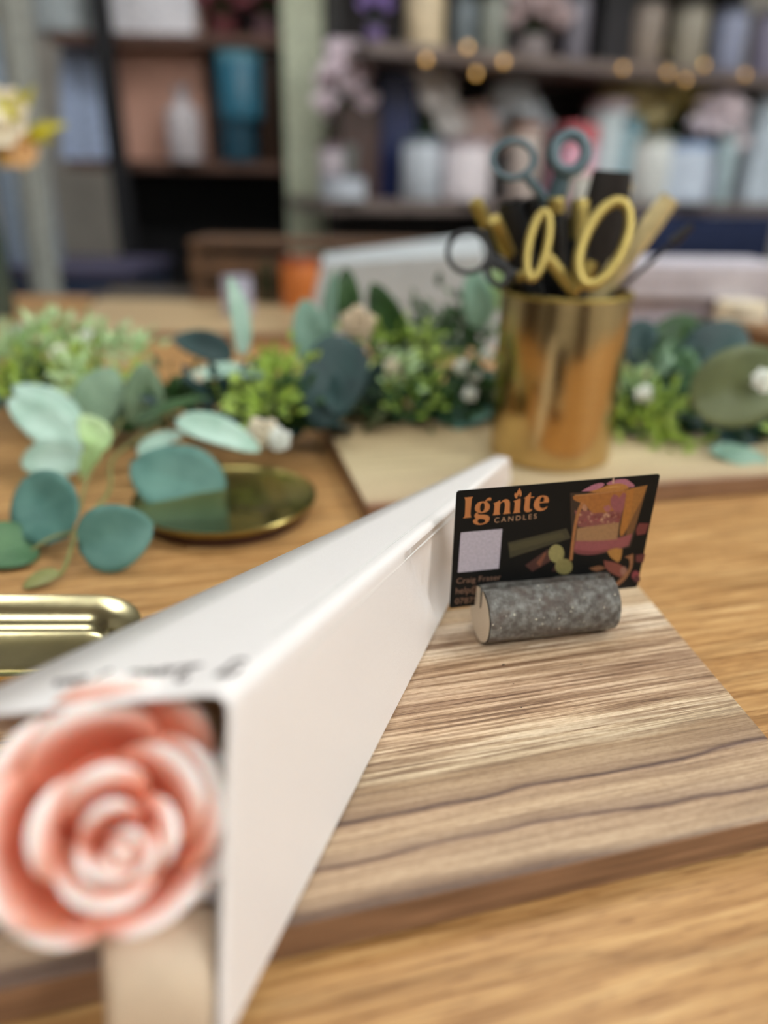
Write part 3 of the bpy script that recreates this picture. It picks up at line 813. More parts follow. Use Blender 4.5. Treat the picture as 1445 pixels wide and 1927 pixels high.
def scissors(name, mat_h, loops, pivot_px, Yd, mouth_px, label, rt_=.0032, flat=1.3, shank_mat=None):
    """loops: (cx, cy, rx, ry, tilt deg) in photo pixels at distance Yd"""
    t = empty(name, tuple(Y(*pivot_px, Yd)), 0, label, 'scissors')
    o0 = t.location.copy(); pv = o0.copy(); s = Yd/ray(*pivot_px).y/F
    for (cx, cy, rx, ry, tl, rad) in loops:
        c = Y(cx, cy, Yd); a = math.radians(tl)
        ax = RT*math.cos(a)+UP*math.sin(a); ay = UP*math.cos(a)-RT*math.sin(a)
        mb = MB().tube([p-o0 for p in loop_pts(c, ax, ay, rx*s, ry*s, 40)], rad, 12, True, flat, fwd)
        d = (pv-c); d.normalize()
        # the shank leaves the bow on the side of the pivot
        st = c+d*min(rx, ry)*s*.98
        mid = st.lerp(pv, .5)+ax*.001
        mb.tube([st-o0, mid-o0, pv-o0], [rad*1.25, rad*1.5, rad*1.3], 12, False, 1.0)
        mb.build('handle', mat_h, t)
    m_, q = into_cup(pv, mouth_px)
    mb = MB().tube([pv-o0, m_-o0, q-o0], [.0048, .0044, .0020], 8, False, .35, fwd); mb.build('blade', shank_mat or STEEL, t)
    MB().ball(tuple(pv-o0-fwd*.003), .0030, 8, 12).build('pivot_screw', GOLD_TOOL if mat_h is not GREYT else STEEL, t)
    return t
scissors('scissors', GREYT, [(965, 300, 38, 34, 10, .0021), (1072, 288, 29, 34, -20, .0038)], (1036, 392), .500, (1050, 560),
         'grey-blue handled scissors standing tallest in the gold cup', flat=.8, shank_mat=BLACK)
scissors('scissors', BLACK, [(881, 475, 38, 38, 0, .0017), (935, 510, 18, 28, 20, .0022)], (978, 522), .470, (1000, 560),
         'black handled scissors leaning out left of the gold cup', flat=.8, shank_mat=BLACK)
# gold scissors: one long bow in front, a smaller bow beside it
scissors('scissors', GOLD_TOOL, [(1136, 458, 37, 82, -24, .0033), (1012, 462, 17, 62, -12, .0026)], (1078, 548), .462, (1078, 560),
         'gold handled scissors with one long open bow at the front of the cup', flat=.9, shank_mat=GOLD_TOOL)
def rod(name, top_px, Yt, mouth_px, radii, mats_, label, cat, cuts=(0, .5, 1), flat=1.0, n=14, up=fwd):
    top = Y(*top_px, Yt); m_, q = into_cup(top, mouth_px)
    t = empty(name, tuple(top), 0, label, cat); names = [c[0] for c in mats_]
    path = lambda s: (top.lerp(m_, s/.7) if s < .7 else m_.lerp(q, (s-.7)/.3))-top
    for (nm, mt, s0, s1, r0, r1) in mats_:
        k = [path(s0+(s1-s0)*i/6) for i in range(7)]
        rr = [r0+(r1-r0)*i/6 for i in range(7)]
        rr[0] *= .86
        MB().tube(k, rr, n, False, flat, up).build(nm, mt, t, True, angle=60)
    return t
DBR = mat('dark_brown_handle', (30, 24, 20), .4); BEIGE = mat('beige_gold', (206, 188, 138), .4, .3)
rod('pen', (893, 378), .500, (958, 545), None, [('barrel', BLACK, .16, 1, .0042, .0042), ('cap', GOLD_TOOL, 0, .17, .0046, .0046)], 'black pen with gold cap leaning at the far left of the cup', 'pen')
rod('pen', (930, 412), .468, (985, 552), None, [('cap', GOLD_TOOL, 0, .30, .0044, .0048), ('barrel', BLACK, .30, 1, .0048, .0044)], 'gold tipped black pen leaning beside the black scissors', 'pen')
rod('marker', (958, 378), .515, (1000, 550), None, [('barrel', BLACK, .0, 1, .0090, .0085)], 'thick black marker leaning left in the cup', 'marker')
rod('marker', (1002, 372), .520, (1025, 548), None, [('barrel', BLACK, .0, 1, .0080, .0080)], 'thick black marker behind the small gold bow', 'marker')
rod('marker', (1046, 372), .490, (1052, 560), None, [('cap', GOLD_TOOL, 0, .10, .0052, .0052), ('barrel', BLACK, .10, 1, .0056, .0056)], 'slim black marker with a gold end in the centre of the cup', 'marker')
rod('brush', (1092, 376), .505, (1085, 560), None, [('ferrule', GOLD_TOOL, 0, .28, .0060, .0050), ('handle', BLACK, .28, 1, .0058, .0045)], 'brush with knobbly gold ferrule beside the grey scissors', 'brush')
rod('comb', (1153, 322), .525, (1112, 550), None, [('comb_body', DBR, 0, 1, .0150, .0140)], 'wide flat dark brown comb standing at the back of the cup', 'comb', flat=.22)
rod('spatula', (1184, 345), .530, (1150, 550), None, [('blade', BEIGE, 0, 1, .0032, .0036)], 'narrow beige stick beside the dark comb', 'stick', flat=.5)
rod('spatula', (1262, 372), .520, (1160, 548), None, [('blade', BEIGE, 0, 1, .0072, .0068)], 'flat beige gold spatula leaning right in the cup', 'spatula', flat=.4)
rod('wick_tool', (1302, 424), .500, (1185, 556), None, [('tip', BLACK, 0, .16, .0022, .0034), ('handle', BLACK, .16, 1, .0016, .0016)], 'thin black rod leaning out furthest right of the cup', 'tool')

# ------------------------------------------------------------------ greenery garland
gar = empty('eucalyptus_garland', (0, .60, TZ), 0, 'long garland of eucalyptus leaves, small foliage and white flowers across the table', 'garland')
G0 = gar.location
def leafshape(base, tip_, width, facing, curl=.12, fold=.10, rnd=True, nu=8, nv=14, bend=.0):
    ax = tip_-base; L = ax.length; ax.normalize()
    n = (facing-ax*facing.dot(ax)).normalized(); sd = ax.cross(n)
    g = []
    for i in range(nv+1):
        t = i/nv
        w = width/2*((math.sin(PI*min(1, t**.80)))**.55 if rnd else math.sin(PI*t**.7)**.8) if 0 < t < 1 else width*.02
        row = []
        for k in range(nu+1):
            s = -1+2*k/nu
            h = fold*width*abs(s)*(w/(width/2))+curl*L*(-(2*t-1)**2+.3)*.5+.012*width*math.sin(9*t+3*s)
            row.append(base+ax*L*t+sd*w*s+n*(h+bend*L*t*t))
        g.append(row)
    return g
def leaf(bp, tp, wpx, m_, Yb=None, zb=None, Yt=None, zt=None, face_=None, **kw):
    b = Y(*bp, Yb) if Yb else P(*bp, zb); t = Y(*tp, Yt) if Yt else (P(*tp, zt) if zt is not None else Y(*tp, Yb))
    dist = (b-CO).dot(fwd); w = wpx*dist/F
    f = face_ if face_ is not None else (CO-b).normalized()
    g = [[p-G0 for p in r] for r in leafshape(b, t, w, f, **kw)]
    for r in g:
        for p in r: p.z = max(p.z, .0012)
    return MB().grid(g).build('leaf', m_, gar, True, solid=.0005, angle=180)
cf = (CO-Vector((-.1, .45, TZ))).normalized(); UPV = Vector((0, 0, 1))
mixf = lambda a, b=0: (cf*a+UPV*(1-a)+Vector((b, 0, 0))).normalized()
# sprig at the left front
leaf((128, 1008), (44, 898), 138, L_TEAL, zb=.012, Yt=.398, face_=cf, curl=.05)
leaf((148, 1035), (288, 985), 128, L_TEAL, zb=.012, zt=.022, face_=mixf(.9), curl=.05)
leaf((72, 1020), (-50, 1050), 118, L_SAGE if False else leaf_mat('leaf_mid_green', (70, 108, 72), (92, 128, 88)), zb=.006, zt=.006, face_=mixf(.4))
leaf((418, 950), (246, 866), 150, L_TEAL, Yb=.425, Yt=.430, face_=mixf(.6))
leaf((158, 864), (36, 866), 84, L_MINT, Yb=.450, Yt=.450, face_=mixf(.7))
leaf((112, 1075), (42, 1105), 34, L_STEM, zb=.006, zt=.002, face_=mixf(.4))
leaf((200, 845), (150, 778), 58, L_PALE, Yb=.440, Yt=.455, face_=mixf(.8), rnd=False)
leaf((185, 830), (150, 905), 34, L_PALE, Yb=.440, Yt=.435, face_=mixf(.8), rnd=False)
leaf((150, 850), (15, 745), 78, L_MINT, Yb=.465, Yt=.490, face_=mixf(.6))
leaf((150, 790), (22, 722), 60, L_MINT, Yb=.49, Yt=.51, face_=mixf(.4))
leaf((160, 800), (215, 690), 90, L_SAGE, Yb=.50, Yt=.52, face_=mixf(.9))
leaf((270, 810), (272, 680), 74, leaf_mat('leaf_grey_green', (104, 130, 98), (124, 148, 118)), Yb=.50, Yt=.51, face_=mixf(.9))
leaf((330, 785), (490, 845), 66, L_MINT, Yb=.465, Yt=.455, face_=mixf(.5))
leaf((255, 850), (345, 815), 42, L_MINT, Yb=.46, Yt=.47, face_=mixf(.4))
leaf((250, 790), (400, 742), 34, L_DARK, Yb=.47, Yt=.50, face_=mixf(.3), rnd=False)
leaf((350, 705), (500, 700), 46, L_MINT, Yb=.53, Yt=.52, face_=mixf(.4))
leaf((438, 672), (325, 632), 66, L_NAVY, Yb=.56, Yt=.57, face_=mixf(.6))
leaf((460, 672), (436, 520), 46, L_MINT, Yb=.55, Yt=.56, face_=(cf+Vector((.9, 0, 0))).normalized())
leaf((600, 700), (572, 562), 74, L_SAGE if False else leaf_mat('leaf_grey_mint', (122, 158, 138), (146, 180, 160)), Yb=.57, Yt=.58)
leaf((618, 655), (628, 505), 34, leaf_mat('leaf_grey_mint', (122, 158, 138), (146, 180, 160)), Yb=.58, Yt=.59, face_=(cf+Vector((-.8, 0, 0))).normalized())
leaf((660, 625), (650, 502), 50, L_DARK, Yb=.60, Yt=.61)
leaf((752, 655), (700, 532), 62, L_DARK, Yb=.60, Yt=.60)
leaf((655, 630), (596, 808), 120, L_NAVY, Yb=.54, Yt=.50)
leaf((600, 690), (640, 780), 60, L_NAVY, Yb=.53, Yt=.50)
leaf((690, 760), (715, 680), 40, L_NAVY, Yb=.55, Yt=.55)
leaf((905, 620), (890, 505), 60, leaf_mat('leaf_mint2', (140, 182, 160), (166, 204, 182)), Yb=.60, Yt=.60)
leaf((925, 590), (935, 500), 44, L_PALE, Yb=.60, Yt=.60, rnd=False)
leaf((1215, 600), (1190, 690), 60, L_NAVY, Yb=.58, Yt=.56)
leaf((1250, 700), (1300, 590), 110, L_DARK, Yb=.60, Yt=.62)
leaf((1290, 720), (1400, 610), 120, L_NAVY, Yb=.58, Yt=.60)
leaf((1280, 760), (1260, 640), 90, leaf_mat('leaf_mid_green', (70, 108, 72), (92, 128, 88)), Yb=.57, Yt=.60)
leaf((1300, 760), (1500, 690), 150, L_OLIVE, Yb=.50, Yt=.52)
leaf((1335, 840), (1470, 892), 52, L_MINT if False else leaf_mat('leaf_grey_mint', (122, 158, 138), (146, 180, 160)), Yb=.50, Yt=.48, face_=mixf(.5))
leaf((1340, 800), (1440, 860), 90, L_NAVY, Yb=.53, Yt=.52, face_=mixf(.4))
leaf((1175, 860), (1150, 760), 40, L_NAVY, Yb=.56, Yt=.56)
# filler leaves along the line
rg = random.Random(11)
fill_spots = [(-.40, .66), (-.33, .64), (-.27, .60), (-.20, .58), (-.14, .57), (-.08, .57), (-.02, .58), (.04, .60), (.10, .61), (.18, .60), (.24, .58), (.30, .57), (.36, .57)]
nleaf = 0
for (x, y) in fill_spots:
    for k in range(4 if x < -.12 else 7):
        b = Vector((x+rg.uniform(-.02, .02), y+rg.uniform(-.03, .03), TZ+rg.uniform(.006, .028)))
        a = rg.uniform(0, 2*PI); L = rg.uniform(.028, .045) if x < -.12 else rg.uniform(.034, .054)
        d = Vector((math.cos(a), math.sin(a)*.8, rg.uniform(-.1, .55) if x < -.12 else rg.uniform(0, 1.1))); t = b+d.normalized()*L
        t.z = max(t.z, TZ+.004)
        m_ = rg.choice([L_DARK, L_DARK, L_NAVY, leaf_mat('leaf_mid_green', (70, 108, 72), (92, 128, 88)) if False else L_NAVY, L_OLIVE, L_TEAL])
        g = [[p-G0 for p in r] for r in leafshape(b, t, L*rg.uniform(.6, .9), Vector((rg.uniform(-.4, .4), -.5, 1)).normalized(), nu=6, nv=10)]
        for r in g:
            for p in r: p.z = max(p.z, .0012)
        MB().grid(g).build('leaf', m_, gar, True, solid=.0005, angle=180); nleaf += 1
def sprig(cpx, Yd, rpx, m_, n=34, name='foliage', size=.010, seed=1, zmin=.003, flatten=.75):
    r_ = random.Random(seed); c = Y(*cpx, Yd); R = rpx*(c-CO).dot(fwd)/F; mb = MB()
    for i in range(n):
        d = Vector((r_.gauss(0, .5), r_.gauss(0, .4), r_.gauss(0, .45)*flatten)); b = c+d*R
        e = (d+Vector((r_.uniform(-.5, .5), r_.uniform(-.5, .5), .5))).normalized()
        b.z = max(b.z, TZ+zmin); t = b+e*size*r_.uniform(.7, 1.3)
        g = [[p-G0 for p in r] for r in leafshape(b, t, size*.55, Vector((r_.uniform(-1, 1), -.7, .8)).normalized(), nu=2, nv=5, rnd=False)]
        for r in g:
            for p in r: p.z = max(p.z, .0012)
        mb.grid(g)
    return mb.build(name, m_, gar, True, angle=180)
sd = 20
SPR2 = [((700, 700), .60, 90, L_DARK, 90), ((800, 640), .66, 80, L_DARK, 80), ((870, 620), .64, 70, L_DARK, 70), ((800, 760), .57, 70, L_DARK, 80), ((920, 740), .58, 60, L_DARK, 60), ((1280, 700), .60, 80, L_DARK, 80), ((1220, 760), .56, 60, L_DARK, 60), ((1400, 800), .54, 70, L_DARK, 70), ((430, 760), .52, 70, L_NAVY, 60), ((60, 740), .57, 60, L_DARK, 50), ((300, 780), .52, 60, L_DARK, 50), ((20, 660), .60, 60, L_PALE, 60), ((110, 640), .61, 50, L_PALE, 50), ((160, 720), .56, 50, L_PALE, 40)]
for (px, Yd, r, m_, n) in SPR2:
    sd += 1; sprig(px, Yd, r, m_, n, seed=sd, size=.013)
for (px, Yd, r, m_, n) in [((40, 665), .60, 70, L_PALE, 60), ((60, 700), .58, 60, L_LIME, 40), ((190, 645), .60, 60, L_PALE, 60), ((150, 690), .57, 60, L_LIME, 44),
                           ((245, 660), .60, 45, L_PALE, 40), ((210, 725), .55, 50, L_LIME, 40), ((20, 740), .55, 50, L_LIME, 36),
                           ((520, 705), .52, 55, L_LIME, 60), ((500, 760), .50, 50, L_LIME, 50), ((545, 740), .51, 40, L_DARK, 30), ((455, 755), .52, 40, L_LIME, 24),
                           ((690, 645), .58, 36, L_LIME, 30), ((760, 640), .60, 50, L_LIME, 40), ((770, 740), .57, 55, L_LIME, 50), ((745, 700), .56, 40, L_PALE, 26),
                           ((850, 640), .62, 55, L_DARK, 50), ((860, 760), .58, 50, L_DARK, 50), ((825, 700), .60, 50, L_LIME, 26),
                           ((1205, 790), .54, 50, L_LIME, 60), ((1190, 720), .56, 40, L_PALE, 40), ((1245, 760), .55, 36, L_LIME, 40), ((1250, 830), .52, 34, L_LIME, 30), ((1430, 770), .52, 45, L_LIME, 26),
                           ((1225, 690), .58, 40, L_SAGE, 26), ((700, 760), .57, 60, L_DARK, 60), ((1350, 790), .54, 60, L_DARK, 50), ((330, 740), .53, 60, L_DARK, 50), ((620, 740), .56, 60, L_DARK, 50)]:
    sd += 1; sprig(px, Yd, r, m_, n, seed=sd)
def bloom(px, Yd, rpx, m_, n=9, seed=1):
    r_ = random.Random(seed); c = Y(*px, Yd); R = rpx*(c-CO).dot(fwd)/F; mb = MB(); c = c-G0
    c.z = max(c.z, R*.8)
    for ring, (cnt, rr, ht) in enumerate(((5, .45, .5), (n, .85, .1))):
        for i in range(cnt):
            a = 2*PI*i/cnt+r_.random(); dv = RT*math.cos(a)+UP*math.sin(a)
            g = leafshape(c+dv*R*.1-fwd*R*ht*.3, c+dv*R*rr*1.1-fwd*R*ht, R*.75, -fwd, nu=4, nv=6)
            mb.grid(g)
    mb.ball(tuple(c-fwd*R*.4), R*.2, 6, 8)
    return mb.build('blossom', m_, gar, True, angle=180, solid=.0004)
for i, (px, Yd, r, m_) in enumerate([((674, 612), .58, 40, mat('beige_petal', (206, 186, 156), .6)), ((112, 668), .575, 22, WHITE_P), ((375, 712), .52, 12, CREAM), ((495, 812), .475, 34, CREAM), ((525, 826), .47, 26, WHITE_P),
                            ((868, 690), .57, 16, WHITE_P), ((892, 706), .57, 14, WHITE_P), ((884, 742), .56, 16, WHITE_P), ((916, 668), .58, 14, WHITE_P), ((738, 688), .56, 18, CREAM),
                            ((1212, 742), .535, 20, WHITE_P), ((1436, 716), .50, 26, WHITE_P), ((170, 640), .60, 24, WHITE_P), ((30, 630), .62, 26, WHITE_P), ((665, 705), .545, 10, mat('orange_bud', (190, 120, 60), .6))]):
    bloom(px, Yd, r, m_, seed=i)
def stem(pts, r=.0011, m_=L_STEM):
    MB().tube([p-G0 for p in pts], r, 8).build('stem', m_, gar)
def cr(pts, n=8):
    pts = [pts[0]]+pts+[pts[-1]]; out = []
    for i in range(1, len(pts)-2):
        for k in range(n):
            t = k/n; a, b, c, d = pts[i-1:i+3]
            out.append(.5*((2*b)+(c-a)*t+(2*a-5*b+4*c-d)*t*t+(3*b-a-3*c+d)*t**3))
    return out+[pts[-2]]
stem(cr([Y(300, 800, .49), Y(215, 860, .455), P(205, 925, .022), P(150, 990, .016), P(125, 1060, .008), P(110, 1085, .004)]))
stem(cr([P(150, 1000, .014), P(100, 1010, .012), P(60, 1035, .008)]), .0008)
stem(cr([Y(230, 790, .50), Y(195, 850, .46), P(165, 900, .03), P(150, 960, .018)]), .0009)
stem(cr([Vector((x, y, TZ+.014)) for x, y in fill_spots]), .0022)
stem([Y(1308, 790, .52)+RT*.019*math.cos(a)+UP*.017*math.sin(a) for a in [i*2*PI/24 for i in range(23)]], .0015, L_LIME)

# ------------------------------------------------------------------ things at the far side of the table
def lathe_thing(name, x, y, z, parts, label, cat, group=None, rz=0):
    t = empty(name, (x, y, z), rz, label, cat, group)
    for nm, prof, m_ in parts: MB().lathe(prof, 40).build(nm, m_, t, True, angle=35)
    return t
def jar(name, base, w, h, m_body, m_lid, label, cat='jar', group=None, lid=True):
    r = w/2
    parts = [('glass_body', [(.0005, 0), (r*.92, 0), (r, h*.04), (r, h*.86), (r*.94, h*.9)] if lid else [(.0005, 0), (r*.92, 0), (r, h*.04), (r, h), (r*.93, h), (r*.93, h*.9), (.0005, h*.88)], m_body)]
    if lid: parts.append(('lid', [(.0005, h*.885), (r*.99, h*.885), (r*1.0, h*.99), (r*.96, h), (.0005, h)], m_lid))
    return lathe_thing(name, base.x, base.y, base.z, parts, label, cat, group)
def bottle(base, w, h, m_, m_cap, label):
    r = w/2
    return lathe_thing('bottle', base.x, base.y, base.z, [('bottle_body', [(.0005, 0), (r*.95, 0), (r, h*.03), (r, h*.6), (r*.8, h*.72), (r*.38, h*.8), (r*.36, h*.9)], m_), ('cap', [(r*.42, h*.88), (r*.42, h*.99), (r*.38, h), (.0005, h)], m_cap)], label, 'bottle')
def gbox(base, w, d, h, m_, label, rz=0, m_lid=None, name='gift_box', lidh=.25):
    t = empty(name, tuple(base), rz, label, 'box')
    MB().box((0, 0, h*(1-lidh)/2), (w*.97, d*.97, h*(1-lidh))).build('box_base', m_, t, False, bevel=min(w, h)*.02)
    MB().box((0, 0, h*(1-lidh/2)), (w, d, h*lidh)).build('lid', m_lid or m_, t, False, bevel=min(w, h)*.02)
    return t
def arrangement(base, w, h, m_pot, m_fl, label, n=15, seed=0, m_leaf=None, name='flower_arrangement'):
    t = empty(name, tuple(base), 0, label, 'flowers'); r_ = random.Random(seed); r = w*.26
    MB().lathe([(.0005, 0), (r*.8, 0), (r, h*.30), (r*.93, h*.30), (.0005, h*.27)], 28).build('pot', m_pot, t, True, angle=35)
    sm = MB(); fr = w*.25
    for i in range(n):
        a = 2*PI*i*.382; q = math.sqrt((i+.5)/n)
        c = Vector((math.cos(a)*q*w*.38, math.sin(a)*q*w*.26, h*.80-q*q*h*.30+r_.uniform(-.06, .06)*h))
        b = MB()
        for k in range(6):
            an = 2*PI*k/6+i; dv = Vector((math.cos(an), math.sin(an)*.6-.4, .55)).normalized()
            b.grid(leafshape(c, c+dv*fr, fr*.95, Vector((0, -1, .4)), nu=4, nv=6))
        b.ball(tuple(c), fr*.45, 6, 10, rough=.3, seed=i)
        b.build('blossom', m_fl, t, True, angle=180)
        sm.tube([(0, 0, h*.26), (c.x*.5, c.y*.5, h*.5), tuple(c)], w*.012, 6)
    sm.build('stem', m_leaf or L_DARK, t)
    return t
# second paper cone box behind the cup
SB = mat('white_card', (188, 194, 196), .5, var=.04)
c2 = empty('paper_cone_box', tuple(P(760, 585, .0)), 0, 'second pale paper cone box lying at the back behind the scissors', 'gift box')
def q3(x, y, Yd): return Y(x, y, Yd)
Yf, Yb_ = .93, 1.04
mA = q3(905, 478, Yf); mB_ = q3(905, 440, Yb_); mC = P(925, 598, .001); mC.y = max(mC.y, Yf-.03); mD = mC+Vector((0, .11, 0))
nA_ = q3(605, 498, Yf); nB_ = q3(610, 478, Yb_); nC = P(600, 590, .001); nD = nC+Vector((0, .07, 0))
mC.z = nC.z = mD.z = nD.z = TZ+.001; mC.y = Yf-.0; nC.y = Yf
mD.y = Yb_; nD.y = Yb_; nB_.y = nD.y; 
pr = lambda A, B, C, D: [B, A.lerp(B, .5), A.lerp(B, .06), A, A.lerp(C, .06), A.lerp(C, .5), C, D, B]
L0 = c2.location.copy()
rows2 = [[(a.lerp(b, i/20)-L0) for a, b in zip(pr(mA, mB_, mC, mD), pr(nA_, nB_, nC, nD))] for i in range(21)]
MB().grid(rows2).build('cone_wrap', SB, c2, False, solid=.001)
MB().add([p-L0 for p in (mA, mB_, mD, mC)], [(0, 1, 2, 3)]).build('end_flap', SB, c2, False, solid=.001)
MB().add([p-L0 for p in (nA_, nB_, nD, nC)], [(0, 1, 2, 3)]).build('tip_cap', SB, c2, False, solid=.001)
# orange candle jar, dark jar, small things
bo = P(567, 552, 0); 
def tb_(px, Yd): v = Y(px, 560, Yd); return Vector((v.x, Yd, TZ))
jar('candle_jar', tb_(567, 1.16), .058, .085, mat('orange_wax', (206, 118, 56), .35), mat('rust_lid', (150, 74, 44), .4), 'orange candle jar at the back of the table left of the white cone box', 'candle jar')
jar('candle_jar', tb_(506, 1.20), .044, .075, mat('dark_green_glass', (44, 48, 30), .2), mat('olive_lid', (70, 64, 36), .4), 'dark olive candle jar beside the orange jar', 'candle jar')
jar('tea_light_cup', Vector((tb_(447, 1.07).x, 1.07, TZ+.0135)), .042, .052, mat('lilac_glass', (176, 174, 190), .3), mat('lilac_lid', (160, 160, 176), .4), 'pale lilac lidded cup on the far pale board', 'cup')
rz_ = empty('wooden_crate', (Y(620, 470, 1.24).x, 1.245, TZ), 0, 'low brown wooden crate at the back edge of the table', 'crate')
BRW = mat('brown_wood', (96, 70, 50), .5, vs=30)
wv = 470*1.24/F
MB().box((0, 0, .100), (wv, .13, .010)).build('crate_top', BRW, rz_, False, bevel=.001)
MB().box((0, -.058, .020), (wv, .012, .032)).build('front_slat', BRW, rz_, False, bevel=.001)
MB().box((0, -.058, .066), (wv, .012, .032)).build('front_slat', BRW, rz_, False, bevel=.001)
for sx in (-1, 1): MB().box((sx*(wv/2-.012), 0, .048), (.02, .11, .096)).build('end_panel', BRW, rz_, False, bevel=.001)
MB().box((0, 0, .006), (wv-.05, .10, .010)).build('crate_floor', mat('dark_brown_wood', (60, 40, 30), .6), rz_, False)
gt = empty('slate_tray', (Y(300, 520, 1.25).x, 1.255, TZ), 0, 'low grey slate tray behind the pale board', 'tray')
MB().box((0, 0, .008), (.20, .09, .008)).build('tray_base', mat('slate', (106, 98, 90), .6), gt, False, bevel=.001)
for sx in (-1, 1): MB().box((sx*.07, 0, .002), (.02, .07, .004)).build('foot', BLACK, gt, False)
for sy in (-1, 1): MB().box((0, sy*.042, .016), (.20, .006, .010)).build('rim', mat('slate', (106, 98, 90), .6), gt, False)
# pile of papers and a cream tub at the far right
pb = Y(1270, 560, .92)
for k, (dx, wd_, c, wh) in enumerate([(0, .23, (186, 180, 190), 'lowest'), (.008, .21, (178, 172, 184), 'middle'), (-.006, .20, (196, 190, 198), 'topmost')]):
    o = gbox(Vector((pb.x+dx+.03, .95+dx, TZ+.036*k)), wd_, .13, .036, mat('lilac_card', c, .5, var=.05), 'flat pale lilac box, %s in the pile behind the cup' % wh, .05*k-.05, name='flat_box', lidh=.5)
jar('cream_tub', Vector((Y(1404, 540, .86).x, .86, TZ)), .056, .072, mat('cream_tub', (214, 202, 176), .4), mat('cream_lid', (226, 214, 186), .4), 'cream lidded tub at the right edge of the table', 'tub')
gbox(Vector((Y(1470, 560, .76).x+.035, .80, TZ)), .09, .09, .055, mat('caramel_wood', (128, 92, 56), .5), 'brown wooden box at the right edge behind the greenery', .2, name='wooden_box')
# vase of flowers at the left edge
vx = Y(-6, 560, 1.10)
va = empty('flower_vase', (vx.x-.012, 1.10, TZ), 0, 'dark green vase of cream and yellow flowers at the far left', 'vase')
MB().lathe([(.0005, 0), (.030, 0), (.034, .01), (.034, .10), (.026, .16), (.022, .20), (.024, .215), (.020, .213), (.019, .19), (.0005, .18)], 40, cap=False).build('vase_body', mat('green_grey_glass', (70, 84, 76), .25), va, True, angle=50)
def vf(px, py, rpx, m_, seed, name='blossom'):
    c = Y(px, py, 1.10)-va.location; R = rpx*1.1/F; b = MB()
    for k in range(9):
        an = 2*PI*k/9+seed; dv = (RT*math.cos(an)+UP*math.sin(an)-fwd*.5).normalized()
        b.grid(leafshape(c, c+dv*R, R*.8, -fwd, nu=4, nv=6))
    b.ball(tuple(c-fwd*R*.1), R*.35, 8, 10); b.build(name, m_, va, True, angle=180, solid=.0006)
    MB().tube([(0, 0, .19), tuple(Vector((0, 0, .19)).lerp(c, .5)+Vector((0, 0, .01))), tuple(c)], .0015, 6).build('stem', L_STEM, va)
YEL = mat('yellow_petal', (206, 196, 50), .6); CRM = mat('ivory_petal', (240, 226, 196), .6, var=.05); PCH = mat('peach_petal', (240, 196, 140), .6, var=.05)
vf(8, 236, 62, CRM, 1); vf(48, 292, 34, PCH, 2); vf(20, 296, 26, mat('amber_petal', (226, 186, 80), .6), 3); vf(28, 205, 30, YEL, 4)
for (a_, b_2, w) in (((30, 250), (62, 160), 22), ((40, 260), (122, 232), 26), ((20, 230), (34, 170), 20), ((60, 262), (100, 262), 18)):
    g = leafshape(Y(*a_, 1.10)-va.location, Y(*b_2, 1.09)-va.location, w*1.1/F, -fwd, rnd=False)
    MB().grid(g).build('leaf', YEL, va, True, angle=180, solid=.0006)

# ------------------------------------------------------------------ unseen cabinets, added for dark bands in the gold cup's reflections
for (x, y, rz, w_, wh) in ((1.15, -2.08, 0, .95, 'against the wall behind the viewer at the right'), (-2.66, -.5, PI/2, 1.7, 'along the left wall'), (-1.5, -2.08, 0, .8, 'against the wall behind the viewer at the left')):
    t = empty('reflection_cabinet', (x, y, 0), rz, 'added unseen dark brown cabinet for reflections, '+wh, 'cabinet', 'added dark cabinets for reflections')
    dk = mat('dark_brown_veneer', (58, 40, 30), .4)
    MB().box((0, 0, 1.1), (w_, .36, 2.2)).build('carcass', dk, t, False, bevel=.004)
    for sx in (-1, 1):
        sy = 1 if rz == 0 else -1
        d_ = MB().box((sx*w_/4, sy*.19, 1.12), (w_/2-.01, .02, 2.1)).build('door', dk, t, False, bevel=.003)
        MB().tube([(sx*.04, sy*.20, 1.0), (sx*.04, sy*.225, 1.02), (sx*.04, sy*.225, 1.2), (sx*.04, sy*.20, 1.22)], .006, 8).build('handle', STEEL, d_)
# ------------------------------------------------------------------ shelves behind
POST = mat('grey_green_post', (198, 204, 178), .6); SHELFW = mat('shelf_board_brown', (98, 70, 58), .5, vs=20); SHELFG = mat('shelf_board_grey', (118, 104, 98), .5, vs=20)
DARKB = mat('dark_panel', (18, 18, 22), .7)
def zY(x, y, Yd): return Y(x, y, Yd).z
# ---- left unit, parallel to the back wall
YL = 2.29
xl, xr = Y(120, 300, YL).x, Y(610, 300, YL).x
L1 = zY(350, 303, YL); L2 = zY(350, 62, YL); L3 = L2+.36
lu = empty('shelf_unit', ((xl+xr)/2, YL, 0), 0, 'dark shelving unit with brown shelves at the back left', 'shelf')
LX = (xl+xr)/2; wL = xr-xl
for z in (L1, L2, L3): MB().box((0, .19, z-.0125-0), (wL, .36, .025)).build('shelf_board', SHELFW, lu, False, bevel=.002)
MB().box((0, .19, .12), (wL, .36, .025)).build('shelf_board', DARKB, lu, False)
MB().box((0, .385, (L3)/2), (wL, .02, L3)).build('back_panel', DARKB, lu, False)
for px in (216, 575):
    MB().box((Y(px, 250, YL-.015).x-LX, -.015, L3/2), ((30 if px == 216 else 66)*YL/F, .03, L3)).build('post', POST if px == 575 else DARKB, lu, False, bevel=.003)
def L(px, z, dy=.12): return Vector((Y(px, 200, YL+dy).x, YL+dy, z))
pxm = (YL+.12)/F/math.cos(0)*1.0
def szL(w, dy=.12): return w*(YL+dy)*.95/F
